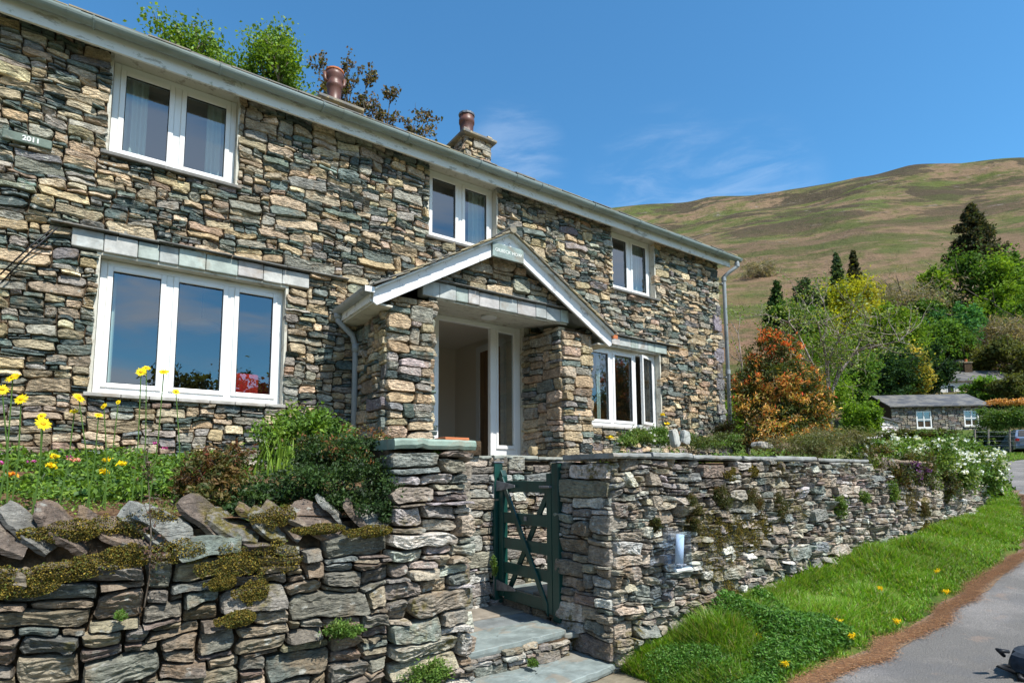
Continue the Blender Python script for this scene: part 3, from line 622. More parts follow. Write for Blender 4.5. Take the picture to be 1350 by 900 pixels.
b=B();b.hull8([(pil-.02,PY_+.0,1.93),(pir+.1,PY_+.0,1.93),(pir+.1,FY+.02,2.075),(pil-.02,FY+.02,2.075),(pil-.02,PY_+.0,1.943),(pir+.1,PY_+.0,1.943),(pir+.1,FY+.02,2.1),(pil-.02,FY+.02,2.1)]);b.mk('porch_ceiling',M['reveal'],por)
B().lathe((3.75,5.75,1.965),[(.1,0),(.1,.02),(.07,.03)],20).mk('ceiling_light',M['wwood'],por)
# porch roof
ax,az_=3.67,2.83;exl,exr,ez=2.02,5.33,1.86
def slope_x(x): return az_-(az_-ez)*abs(x-ax)/(ax-exl)
b=B();th=.03
for s,ex in((-1,exl),(1,exr)):
    pts=[(ax,az_-.02),(ex,ez-.02),(ex,ez+.0),(ax,az_+.005)]
    b.prism(pts if s>0 else pts[::-1],1,PY_-.22,FY+.03)
pr=b.mk('porch_roof',M['peel'],por)
b=B();rs=random.Random(8)
for s,ex in((-1,exl),(1,exr)):
    n=11;L_=abs(ex-ax)
    for i in range(n):
        t0=1-i/n;t1=1-(i+1.35)/n
        y=PY_-.25
        xa=ax+s*L_*t0*1.015;xb=ax+s*L_*max(t1,0);za=slope_x(ax+s*L_*t0)+.012;zb=slope_x(ax+s*L_*max(t1,0))+.006
        while y<FY:
            w=rs.uniform(.16,.26);y1=min(y+w,FY+.03);tt=rs.uniform(.014,.024)
            P=[(xa,y,za),(xb,y,zb),(xb,y1-.003,zb),(xa,y1-.003,za)];P=P if s<0 else P
            P=P+[(p[0],p[1],p[2]+tt) for p in P];b.hull8(P);y=y1
b.mk('porch_slates',M['roof'],pr)
B().tube([(ax,PY_-.26,az_+.03),(ax,FY,az_+.03)],.05,8).mk('porch_ridge',M['roof'],pr)
for s,ex in((-1,exl),(1,exr)):
    dx=ex-ax;h=.165
    pts=[(ax,az_-.02),(ex+s*-.0,ez-.02),(ex,ez-.14),(ex-s*.04,ez-.02-h+.02),(ax,az_-.02-h)]
    B().prism(pts,1,PY_-.165-(0 if s<0 else .0),PY_-.135).mk('bargeboard',M['barge'],por,bevel=.003)
    B().box(ex-.02,ex+.01,PY_-.13,FY,ez-.13,ez-.02).mk('eaves_board',M['peel'],por)
    B().box(min(ex,ex-s*.22),max(ex,ex-s*.22),PY_-.13,FY,ez-.15,ez-.131).mk('eaves_soffit',M['reveal'],por)
b=gutter(PY_-.2,FY-.02,exl-.05,ez-.0,.055,'y');gg=b.mk('porch_gutter',M['pipe'],por)
B().box(exl-.1,exl+.0,PY_-.203,PY_-.19,ez-.055,ez+.0).mk('gutter_stop',M['upvc'],gg)
b=gutter(PY_-.18,FY-.02,exr+.05,ez-.0,.05,'y');gg=b.mk('porch_gutter',M['pipe'],por);B().box(exr,exr+.1,PY_-.185,PY_-.17,ez-.05,ez+.0).mk('gutter_stop',M['clay'],gg)
B().tube([(exl-.05,6.12,ez-.04),(exl-.05,6.12,ez-.12),(exl+.12,6.12,ez-.27),(exl+.16,6.12,ez-.4),(exl+.16,6.12,0.0)],.034,12).tube([(exl-.05,6.12,ez-.04),(exl-.05,6.12,ez-.1)],.044,12).tube([(exl+.16,6.12,ez-.36),(exl+.16,6.12,ez-.46)],.042,12).mk('downpipe',M['pipe'],cot,smooth=True)
b=B().box(3.42,3.86,PY_-.2,PY_-.17,2.5,2.665);sg=tag(mk('name_sign',np.array(b.v),b.f,M['slab'],None,col=np.tile((.24,.31,.29),(8,1)),bevel=.004),'green slate house name sign with pale carved letters under the porch apex','sign')
text('GILBECK HOW','lettering',3.64,PY_-.2015,2.582,.056,sg,M['letters'],bold=.0005)
# door
dr=B();y0,y1=FY+.08,FY+.15;zt=2.07;zb=.03
dr.box(3.26,3.33,y0,y1,zb,zt).box(4.54,4.62,y0,y1,zb,zt).box(3.33,4.54,y0,y1,zt-.06,zt).box(4.12,4.21,y0,y1,zb,zt-.06).box(4.21,4.54,y0+.01,y1,zb,.36)
d=dr.mk('door_frame',M['upvc'],cot,bevel=.006)
B().box(4.21,4.245,y0-.01,y0+.05,.36,zt-.06).box(4.505,4.54,y0-.01,y0+.05,.36,zt-.06).box(4.245,4.505,y0-.01,y0+.05,.36,.41).box(4.245,4.505,y0-.01,y0+.05,zt-.1,zt-.06).box(4.21,4.54,y0-.012,y0+.009,.13,.15).mk('sidelight_frame',M['upvc'],d,bevel=.004)
B().box(4.245,4.505,y0+.02,y0+.026,.41,zt-.1).mk('sidelight_pane',M['glass'],d)
B().box(4.622,4.72,FY+.0,y1,zb,zt+.02).box(2.78,4.72,FY+.022,y1,zt+.002,zt+.06).mk('door_surround',M['reveal'],d)
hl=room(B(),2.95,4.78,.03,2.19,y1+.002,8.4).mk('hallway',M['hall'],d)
B().box(4.735,4.775,7.55,7.65,.03,1.98).box(4.735,4.775,6.85,6.95,.03,1.98).box(4.735,4.775,6.85,7.65,1.98,2.08).mk('inner_door_frame',M['wwood'],d)
B().box(4.752,4.772,6.95,7.55,.03,1.98).mk('inner_door',M['bwood'],d)
B().tube([(2.99,6.6,.75),(2.99,7.4,1.15)],.022,8).mk('handrail',M['bwood'],d)
B().box(2.75,3.258,FY+.06,FY+.2,ZB,2.2).mk('porch_recess_wall',M['reveal'],por)
# ================================================================== TERRACES, STEPS, GARDEN GROUND
def flags(name,x0,x1,y0,y1,z,seed,label=None,thick=.05,size=(.3,.7),front=0,cols=((.19,.22,.21),(.24,.21,.17),(.21,.23,.23),(.27,.24,.19)),split=True):
    rs=random.Random(seed);b=B();cc=[];y=y0
    while y<y1-.02:
        h=rs.uniform(*size)
        if y1-y-h<.15:h=y1-y
        x=x0
        while x<x1-.02:
            w=rs.uniform(*size)*1.3
            if x1-x-w<.2:w=x1-x
            g=.006;j=[rs.uniform(-.02,.02) for _ in range(8)];zz=z+rs.uniform(-.005,.005)
            P=[(x+g+j[0],y+g+j[1]),(x+w-g+j[2],y+g+j[3]),(x+w-g+j[4],y+h-g+j[5]),(x+g+j[6],y+h-g+j[7])]
            b.hull8([(p[0],p[1],zz-thick) for p in P]+[(p[0],p[1],zz+rs.uniform(-.003,.003)) for p in P])
            cc+=[np.array(rs.choice(cols))*rs.uniform(.85,1.15)]*8;x+=w
            if not split:break
        y+=h
        if not split:break
    return mk(name,np.array(b.v),b.f,M['slab'],None,col=np.array(cc),bevel=.012)
tag(flags('path',1.95,3.24,3.56,4.75,-1.27,4,size=(.35,.5)),kind='structure')
tag(flags('path',3.3,4.6,3.8,4.75,-1.1,5),kind='structure')
tag(flags('terrace',1.9,4.65,4.95,6.25,.03,6),kind='structure')
def slabstone(name,P,z,th,col,label,cat,grp=None,seed=0):
    """irregular slab from outline P, subdivided rim"""
    rs=np.random.default_rng(seed);P=np.array(P,float);Q=[]
    for i in range(len(P)):
        a,c=P[i],P[(i+1)%len(P)];n=max(2,int(np.hypot(*(c-a))/.07))
        for k in range(n): Q.append(a+(c-a)*k/n+rs.normal(0,.006,2))
    Q=np.array(Q);n=len(Q);c=Q.mean(0)
    V=[];
    for s,zz in((.97,-th),(1.0,-th*.6),(.995,-.006),(.975,0),(.5,.002),(0.02,.004)):
        for q in Q:
            p=c+(q-c)*s;V.append((p[0],p[1],z+zz+rs.normal(0,.0012)))
    i=np.arange(6*n).reshape(6,n);q=np.stack([i[:-1],np.roll(i[:-1],-1,1),np.roll(i[1:],-1,1),i[1:]],-1).reshape(-1,4)
    o=mk(name,V,q,M['slab'],None,col=np.tile(col,(len(V),1)));return tag(o,label,cat,grp) if label else o
slabstone('stone_step',[(1.9,3.5),(3.08,3.57),(3.1,3.95),(2.6,3.98),(1.93,3.86)],-1.24,.055,(.2,.235,.225),'large grey-green slate step in front of the green gate, upper of two','step','slate steps up to the gate',1)
slabstone('stone_step',[(2.0,3.02),(2.45,3.06),(3.21,3.17),(3.24,3.6),(2.0,3.6)],-1.43,.06,(.2,.235,.225),'large worn slate slab at the foot of the gate steps beside the verge','step','slate steps up to the gate',2)
b=B().box(1.9,3.06,3.54,4.76,-1.7,-1.3);skn=mk('step_riser',np.array(b.v),b.f,M['joint']);tag(skn,kind='structure')
tag(slabstone('ground_slab',[(1.4,2.3),(2.6,2.45),(3.3,2.9),(3.3,3.3),(1.4,3.3)],-1.5,.05,(.2,.17,.12),None,None),kind='structure')
skin('riser_stones',skn,M['dry'],shift(pack(1.15,.15,None,.6,seed=77,wmax=.4),1.92,-1.45),planeY(3.535),LANE,A=14,R=4,seed=78)
b=B().box(3.27,3.3,3.8,4.75,-1.6,-1.14);r0=tag(mk('gate_riser',np.array(b.v),b.f,M['joint']),kind='structure')
skin('riser_stones',r0,M['dry'],shift(pack(.95,.16,None,.8,seed=79,wmax=.5),3.8,-1.3),planeX(3.27,-1),LANE,A=14,R=4,seed=80)
# garden soils
def lg(x,y): return np.interp(y,[3.2,3.45,4.2,5.2,6.2],[-.22,-.16,-.05,.05,.12])+.03*vn(np.stack([x,y,x*0],-1),2.5,8)+np.where((x>1.2)&(y<4.75),0,0)
tag(grid_mesh('garden_bed',np.arange(-3,1.9,.07),np.arange(3.13,6.24,.07),lg,M['soil']),kind='structure')
def rg(x,y): return np.interp(x,[4.6,7.5,9,11,13,15.5],[.06,.08,.02,-.1,-.1,-.1])+.0+np.interp(y,[3.3,3.8,6.2,9],[0,.05,.1,.3])+.04*vn(np.stack([x,y,x*0],-1),1.5,9)
tag(grid_mesh('garden_bed',np.arange(4.62,9.4,.1),np.arange(3.42,6.2,.1),rg,M['soil']),kind='structure')
tag(grid_mesh('garden_bed',np.arange(9.35,15.4,.12),np.arange(3.45,12,.12),lambda x,y:rg(x,y)+np.interp(x,[9.3,15.5],[0,-.0])-.9*sm((x-(13.2+.0*y))/2.2)*(y<6),M['soil']),kind='structure')
# ================================================================== LEFT GARDEN WALL
lwl=empty('garden_wall',(0.,3.1,-1.6),'dry stone garden wall below the flower bed, left of the green gate, topped with leaning slates','wall')
LWY=3.1;zt_l=-.3
def sl(x): return zt_l
rc=shift(pack(4.2,1.3,None,.9,seed=47,wmax=.44,thin=.3,aspect=(1.9,4.6)),-2.9,-1.62)
rc=[q for q in rc if (q[2]+q[3])/2<zt_l-.02 and q[0]<1.3]
rc2=shift(pack(.55,1.85,None,1.05,seed=43,wmax=.33,thin=.33),1.32,-1.62);rc2=[q for q in rc2 if (q[2]+q[3])/2<.145]
mxr=max([q[1] for q in rc if q[1]<2]+[1.3])
rc=[(a,min(b_,1.32),c,d) for a,b_,c,d in rc if min(b_,1.32)-a>.04]
skin('rubble_face',lwl,M['dry'],rc,planeY(LWY),LANE_L,A=28,R=9,seed=42,prot=(.02,.075),warp=.026,gap=.006,cham=.34,tilt=.06,amp=.009,back=.12)
skin('rubble_face',lwl,M['dry'],rc2,planeY(LWY),LANE,A=28,R=9,seed=44,prot=(.03,.09),warp=.02,gap=.006,cham=.45,tilt=.04,amp=.01,back=.12)
rc=shift(pack(1.65,1.85,None,1.2,seed=45,wmax=.4),LWY,-1.62)
skin('end_face',lwl,M['dry'],[q for q in rc if (q[2]+q[3])/2<.12],planeX(1.86,1),LANE,A=14,R=5,seed=46)
B().box(-3,1.34,LWY+.045,LWY+.35,-1.7,-.25).box(1.34,1.83,LWY+.045,LWY+.42,-1.7,.155).box(1.78,1.83,LWY+.42,LWY+1.6,-1.7,.0).mk('wall_core',M['joint'],lwl)
def slab_at(parent,x0,x1,y0,y1,z0,z1,col,name='coping_slab',seed=1):
    rs=np.random.default_rng(seed);n=14;b=B();xs=np.linspace(x0,x1,n);V=[]
    prof=[(y0+.012,z0),(y0,z0+(z1-z0)*.35),(y0+.003,z0+(z1-z0)*.8),(y0+.012,z1),(y1,z1),(y1,z0)]
    for x in xs:
        j=rs.normal(0,.006);k=rs.normal(0,.003)
        for i,(y,z) in enumerate(prof): V.append((x,y+(j if i<4 else 0),z+k*(1 if i<3 else .4)))
    m=len(prof);Fq=[(i*m+j,i*m+(j+1)%m,(i+1)*m+(j+1)%m,(i+1)*m+j) for i in range(n-1) for j in range(m)]+[tuple(range(m))[::-1],tuple((n-1)*m+j for j in range(m))]
    return mk(name,V,Fq,M['slab'],parent,col=np.tile(col,(len(V),1)))
slab_at(lwl,1.34,1.9,LWY-.05,LWY+.36,.165,.225,(.2,.27,.22),'pier_slab',3)
# leaning cope slates
def lean(parent,x,y,z,L_,h,th,ang,yaw,roll,col,seed,name='cope_stone',mat=None):
    rs=np.random.default_rng(seed);nu,nv=10,7;P=[]
    for s in(-1,1):
        for u in np.linspace(-1,1,nu):
            for v in np.linspace(-1,1,nv):
                a=abs(u);ww=1-.25*max(0,a-.6)**1.5*3
                P.append((u*L_/2,s*th/2*(1-.5*(a>.95)),v*h/2*ww))
    P=np.array(P);P+=np.stack([fbm(P+seed*7,9,2,seed)*.03,fbm(P+seed*5,14,3,seed+3)*.012,fbm(P+seed*3,8,2,seed+9)*.03],-1)
    def rot(P,ax_,a):
        c,s=math.cos(a),math.sin(a);i,j=[(1,2),(2,0),(0,1)][ax_];Q=P.copy();Q[:,i]=P[:,i]*c-P[:,j]*s;Q[:,j]=P[:,i]*s+P[:,j]*c;return Q
    # slab lies with its broad face tipped up toward the lane; long axis slopes down to the right
    P=rot(P,0,rad(roll));P=rot(P,1,rad(ang));P=rot(P,2,rad(yaw));P+=np.array([x,y,z])
    n=nu*nv;i=np.arange(n).reshape(nu,nv);q1=np.stack([i[:-1,:-1],i[1:,:-1],i[1:,1:],i[:-1,1:]],-1).reshape(-1,4);q2=q1[:,::-1]+n
    rim=[(i[0,j],i[0,j+1],i[0,j+1]+n,i[0,j]+n) for j in range(nv-1)]+[(i[-1,j+1],i[-1,j],i[-1,j]+n,i[-1,j+1]+n) for j in range(nv-1)]+[(i[j+1,0],i[j,0],i[j,0]+n,i[j+1,0]+n) for j in range(nu-1)]+[(i[j,-1],i[j+1,-1],i[j+1,-1]+n,i[j,-1]+n) for j in range(nu-1)]
    return P,np.concatenate([q1,q2,np.array(rim)]),np.tile(np.array(col),(2*n,1))
def cope(parent,name,items,mat,seed):
    V=[];Fq=[];C=[];n=0
    for i,it in enumerate(items):
        P,q,c=lean(parent,*it,seed+i);V.append(P);Fq.append(q+n);C.append(c);n+=len(P)
    return mk(name,np.concatenate(V),np.concatenate(Fq),mat,parent,col=np.concatenate(C),smooth=False)
its=[];rs=random.Random(12);x=-2.6
CC_=[(.13,.125,.11),(.12,.09,.07),(.16,.165,.15),(.1,.078,.062),(.15,.12,.09)]
while x<1.22:
    its.append((x,LWY+rs.uniform(.0,.12),-.235+rs.uniform(-.03,.03),rs.uniform(.18,.32),rs.uniform(.1,.18),rs.uniform(.014,.032),rs.uniform(20,45),rs.uniform(-25,8),rs.uniform(-75,-30),rs.choice(CC_)))
    x+=rs.uniform(.055,.12)
cope(lwl,'leaning_cope',its,M['dry'],100)
# ================================================================== BACK TERRACE WALL
bw=empty('terrace_wall',(3.,4.78,-1.3),'low dry stone wall behind the green gate carrying the porch terrace','wall')
rc=shift(pack(2.9,1.55,None,1.15,seed=51,wmax=.36),1.9,-1.4)
skin('rubble_face',bw,M['dry'],[q for q in rc if (q[2]+q[3])/2<.15],planeY(4.78),LANE,A=20,R=6,seed=52,prot=(.02,.06),warp=.016)
B().box(1.9,4.8,4.8,4.98,-1.6,.15).mk('wall_core',M['joint'],bw)
for i,(a,c) in enumerate(((2.78,3.13),(3.15,3.72),(3.72,4.2),(4.2,4.8))): slab_at(bw,a,c-.006,4.73,5.0,.165,.2+.01*(i%2),(.25,.26,.22),'coping_slab',60+i)
B().box(1.83,1.9,4.7,4.98,-1.6,.1).mk('wall_core',M['joint'],bw)
# ================================================================== RIGHT GARDEN WALL (curving along the lane)
rwl=empty('garden_wall',(7.,3.2,-1.),'long dry stone wall curving along the grass verge right of the green gate','wall')
path=np.array([(3.21,3.2),(5.0,3.14),(7.4,3.1),(8.7,3.1),(10,3.13),(11.2,3.2),(12.3,3.34),(13.2,3.52),(14,3.76),(14.7,4.1),(15.2,4.55),(15.5,5.1),(15.6,6.2)])
sg_=np.r_[0,np.cumsum(np.hypot(*np.diff(path,axis=0).T))]
ss=np.linspace(0,sg_[-1],200);px2=np.interp(ss,sg_,path[:,0]);py2=np.interp(ss,sg_,path[:,1])
k_=np.ones(9)/9;px2[4:-4]=np.convolve(px2,k_,'valid');py2[4:-4]=np.convolve(py2,k_,'valid')
tx=np.gradient(px2);ty=np.gradient(py2);l=np.hypot(tx,ty);nx_,ny_=ty/l,-tx/l
def rpos(u,v,d):
    x=np.interp(u,ss,px2);y=np.interp(u,ss,py2);a=np.interp(u,ss,nx_);b_=np.interp(u,ss,ny_);return np.stack([x+a*d,y+b_*d,v],-1)
UT=[0,4.2,4.4,5.4,6.8,8.8,10.9,13];ZTv=[.125,.125,.06,-.02,-.08,-.14,-.26,-.45]
def rtop(u): return np.interp(u,UT,ZTv)
UL=float(ss[-1])
rc=shift(pack(UL,1.85,None,.8,seed=61,wmax=.34,thin=.34,aspect=(1.5,3.8)),0,-1.7)
def kr(cx,cz,x0,x1,z0,z1):
    gx=float(np.interp(cx,ss,px2));return z1<rtop(cx)+.03 and z1>float(zl(gx))-.05
n1=[q for q in rc if (q[0]+q[1])/2<3.2];n2=[q for q in rc if (q[0]+q[1])/2>=3.2]
skin('rubble_face',rwl,M['dry'],n1,rpos,LANE,A=26,R=8,seed=62,prot=(.02,.075),warp=.02,gap=.005,cham=.4,tilt=.045,amp=.01,keep=kr,back=.1)
skin('rubble_face',rwl,M['dry'],n2,rpos,LANE,A=16,R=5,seed=63,prot=(.02,.07),warp=.02,gap=.005,cham=.4,tilt=.045,amp=.009,keep=kr,back=.1)
rc=shift(pack(.66,1.75,None,1.1,seed=64,wmax=.5,thin=.3),3.18,-1.62)
skin('end_face',rwl,M['dry'],[q for q in rc if (q[2]+q[3])/2<.1],planeX(3.23,-1),LANE,A=24,R=7,seed=65,prot=(.02,.06),warp=.015)
V=[];n=120;uu=np.linspace(.0,UL-.02,n)
for u in uu:
    for d,z in((-.05,-1.8),(-.05,rtop(u)-.02),(-.6,rtop(u)-.02),(-.6,-1.8)): V.append(rpos(np.array(u),np.array(z),np.array(d)))
V=np.array(V);V[:4,0]+=.06;Fq=[(i*4+j,i*4+j+1,(i+1)*4+j+1,(i+1)*4+j) for i in range(n-1) for j in range(3)]+[(0,1,2,3)]
mk('wall_core',V,Fq,M['joint'],rwl)
xs=[3.17,3.62,4.15,4.9,5.5,6.3,6.9,7.55]
for i,(a,c) in enumerate(zip(xs[:-1],xs[1:])): slab_at(rwl,a,c-.008,3.095-.01*(i%2),3.7,.135,.175+.012*(i%3==1),(.23,.235,.22),'coping_slab',70+i)
its=[];rs=random.Random(22);u=4.45
while u<6.6:
    x=float(np.interp(u,ss,px2));y=float(np.interp(u,ss,py2))
    its.append((x,y+.05,rtop(u)+.06,rs.uniform(.2,.3),rs.uniform(.14,.22),rs.uniform(.025,.04),rs.uniform(50,68),rs.uniform(-10,10),rs.uniform(-30,-8),rs.choice(CC_)));u+=rs.uniform(.07,.13)
cope(rwl,'leaning_cope',its,M['dry'],200)
P,q,c=lean(rwl,9.0,3.25,.14,.9,.5,.07,2,4,-86,(.22,.17,.12),230);mk('flat_cope',P,q,M['dry'],rwl,col=c,smooth=True)
# ================================================================== GATE
gp=empty('gate',(3.2,4.3,-1.18),'dark green five-bar wooden garden gate with crossed braces','gate')
gy0,gy1=3.87,4.70
b=B();b.box(3.175,3.235,gy1-.075,gy1,-1.17,.0).prism([(gy1-.075,0),(gy1,0),(gy1-.0375,.06)],0,3.175,3.235);b.mk('hinge_stile',M['gate'],gp,bevel=.004)
B().box(3.175,3.235,gy0,gy0+.07,-1.2,.02).mk('latch_stile',M['gate'],gp,bevel=.004)
for z in(-.05,-.355,-.6,-.835,-1.085):
    B().box(3.185,3.215,gy0+.07,gy1-.075,z-.105,z).mk('rail',M['gate'],gp,bevel=.004)
for s in(0,1):
    ya,yb=(gy1-.08,gy0+.06);za,zb=(-.06,-1.17) if s==0 else (-1.15,-.08)
    X=3.165 if s==0 else 3.217;hw=.052
    P=[(ya,za-hw),(yb,zb-hw),(yb,zb+hw),(ya,za+hw)]
    B().prism(P,0,X,X+.02).mk('brace',M['gate'],gp,bevel=.003)
for z in(-.1,-1.07):
    B().prism([(gy1+.03,z-.055),(gy1+.03,z+.055),(gy1-.3,z+.012),(gy1-.3,z-.012)],0,3.156,3.164).mk('strap_hinge',M['iron'],gp)
    B().tube([(3.15,gy1+.035,z-.12),(3.15,gy1+.035,z+.12)],.014,8).mk('hinge_pin',M['iron'],gp)
B().box(3.178,3.184,gy0+.37,gy0+.41,-.42,-.38).mk('gate_tag',M['iron'],gp)
B().box(3.13,3.172,gy0-.02,gy0+.12,-.11,-.09).mk('latch',M['iron'],gp,bevel=.004)
b=B().box(3.14,3.24,gy1+.015,gy1+.11,-1.25,.13);q=tag(mk('gate_post',np.array(b.v),b.f,M['gate'],bevel=.006),'dark green square post that the gate hinges on, against the terrace wall','post','posts of the green gate')
B().box(3.132,3.248,gy1+.007,gy1+.118,.132,.145).mk('post_cap',M['iron'],q)
b=B().box(3.17,3.26,gy0-.1,gy0-.01,-1.25,.11);q=tag(mk('gate_post',np.array(b.v),b.f,M['gate'],bevel=.006),'dark green square post on the latch side of the gate, against the right wall','post','posts of the green gate')
B().box(3.163,3.267,gy0-.107,gy0-.003,.112,.122).mk('post_cap',M['iron'],q)
# ================================================================== LEAFLET BOX
lb_=empty('leaflet_box',(3.77,3.02,-.74),'clear plastic leaflet holder with rolled paper on the right wall near the gate','holder')
b=B();yb,yf=3.03,2.94;xa,xb=3.64,3.87;za,zb=-.73,-.46
b.box(xa,xb,yb,yb+.004,za,zb+.02).box(xa,xa+.004,yf,yb,za,zb).box(xb-.004,xb,yf,yb,za,zb).box(xa,xb,yf-.004,yf,za,zb).mk('case',M['perspex'],lb_)
B().prism([(xa,yf-.01),(xb,yf-.01),(xb,yb+.02),(xa,yb+.02)],2,zb+.001,zb+.006).mk('lid',M['perspex'],lb_)
B().tube([(3.77,2.985,za+.02),(3.80,2.99,zb-.02)],.033,14).mk('rolled_paper',M['paper'],lb_,smooth=True)
B().tube([(xa-.0,2.95,za-.012),(xb+.0,2.95,za-.012)],.018,10).box(xa,xb,yf,yb,za-.03,za-.0).mk('base',M['perspex'],lb_)
B().tube([(xa+.02,2.93,za-.02),(xb-.02,2.93,za-.02)],.012,8).mk('base_roll',M['letters'],lb_)
B().box(xa+.05,xb-.05,yb+.005,3.12,za+.02,za+.08).mk('bracket',M['iron'],lb_)
#PLANTS#
# ================================================================== FOLIAGE
def leafmesh(P,s,C,asp=.5,seed=1,up=.4,jit=.22):
    """rhombic leaves at P (n,3); s size array or scalar; C (k,3) palette or (n,3)"""
    r=np.random.default_rng(seed);n=len(P);s=np.broadcast_to(np.asarray(s,float),(n,))*r.uniform(.6,1.35,n)
    t=r.normal(0,1,(n,3));t/=np.linalg.norm(t,axis=1)[:,None];N=r.normal(0,1,(n,3));N[:,2]+=up*2.2
    b=np.cross(N,t);b/=np.linalg.norm(b,axis=1)[:,None]+1e-9
    a=t*(s/2)[:,None];b=b*(s*asp/2)[:,None];nn=np.cross(a,b);nn/=np.linalg.norm(nn,axis=1)[:,None]+1e-9
    V=np.stack([P-a,P+b+nn*(s*.08)[:,None],P+a,P-b+nn*(s*.08)[:,None]],1).reshape(-1,3)
    C=np.asarray(C,float);C=C[r.integers(0,len(C),n)] if len(C)!=n else C
    C=C*(1+r.normal(0,jit,(n,1)));C=np.clip(C,.004,.9)
    return V,np.arange(4*n).reshape(n,4),np.repeat(C,4,0)
def blobpts(blobs,n,seed,clumps=14,spread=.3,shell=.55):
    """uneven crown: leaves gathered in clumps lying through the outer part of each blob"""
    r=np.random.default_rng(seed);B_=np.array(blobs,float);w=(B_[:,3]*B_[:,4]*B_[:,5])**(2/3);w/=w.sum();out=[];cl=[]
    for k,(bx,wt) in enumerate(zip(B_,w)):
        m=max(4,int(n*wt));d=r.normal(0,1,(clumps,3));d/=np.linalg.norm(d,axis=1)[:,None]
        c=d*r.uniform(shell,max(1.02,shell+.04),(clumps,1))**.7;i=r.integers(0,clumps,m)
        p=c[i]+r.normal(0,spread,(m,3))*r.uniform(.5,1.2,(clumps,1))[i];out.append(p*bx[3:6]+bx[:3]);cl.append(i+100*k)
    return np.concatenate(out),np.concatenate(cl)
def foliage(name,parent,blobs,n,s,pal,seed,asp=.5,mat='leaf',clumps=14,spread=.3,shell=.55,up=.4,label=None,cat=None,group=None,kind=None,zmin=None):
    P,ci=blobpts(blobs,n,seed,clumps,spread,shell)
    if zmin is not None:
        k=P[:,2]>zmin;P=P[k];ci=ci[k]
    r=np.random.default_rng(seed+1);pal=np.array(pal,float);m=pal[r.integers(0,len(pal),int(ci.max())+1)]*(1+r.normal(0,.14,(int(ci.max())+1,1)))
    V,Q,C=leafmesh(P,s,m[ci]*.75+pal[r.integers(0,len(pal),len(P))]*.25,asp,seed,up)
    o=mk(name,V,Q,M[mat],parent,col=C)
    return tag(o,label,cat,group,kind) if label or kind else o
def branches(start,d,L_,r0,lev,rs,out,tips,spread=.6,kids=3,up=.15,crook=.18):
    P=[np.array(start)];d=np.array(d,float);d/=np.linalg.norm(d);n=5
    for i in range(n):
        d=d+rs.normal(0,crook,3)+(0,0,up*.3);d/=np.linalg.norm(d);P.append(P[-1]+d*L_/n)
    out.append((P,np.linspace(r0,r0*.45,n+1)))
    if lev==0: tips.extend(P[2:]);return
    for k in range(kids):
        i=rs.integers(2,n+1);dd=d+rs.normal(0,spread,3)+(0,0,up);branches(P[i],dd,L_*rs.uniform(.5,.75),r0*.5,lev-1,rs,out,tips,spread,kids,up,crook)
    branches(P[-1],d+rs.normal(0,.2,3),L_*.7,r0*.45,lev-1,rs,out,tips,spread,kids,up,crook)
def limbmesh(name,parent,out,mat,k=5):
    b=B()
    for P,R_ in out: b.tube(P,R_,k,cap=False)
    return b.mk(name,M[mat],parent,smooth=True)
def pdim(cx,top,bot,w,r):
    a=onR(cx,top,r);b=onR(cx,bot,r);dep=float(np.dot(fw,b));return a,b,w/F*dep*1.0
GR=dict(
 bright=[(0.155,0.265,0.028),(0.116,0.217,0.023),(0.202,0.310,0.039)],
 yellow=[(0.389,0.389,0.023),(0.296,0.327,0.023),(0.451,0.420,0.047)],
 mid=[(0.098,0.194,0.034),(0.127,0.233,0.039),(0.078,0.155,0.029)],
 blue=[(0.078,0.214,0.068),(0.098,0.253,0.078),(0.068,0.174,0.059)],
 dark=[(0.034,0.078,0.028),(0.046,0.098,0.033),(0.028,0.062,0.023)],
 olive=[(0.106,0.127,0.039),(0.137,0.145,0.049),(0.078,0.098,0.029)],
 grey=[(0.292,0.243,0.174),(0.233,0.204,0.155),(0.194,0.194,0.106),(0.331,0.282,0.214)],
 gold=[(0.427,0.369,0.078),(0.292,0.292,0.059),(0.524,0.427,0.098)],
 conif=[(0.039,0.059,0.031),(0.059,0.068,0.034),(0.087,0.078,0.043)],
 fir=[(0.068,0.116,0.055),(0.087,0.145,0.068)])
FARG='trees on the slope behind the cottages'
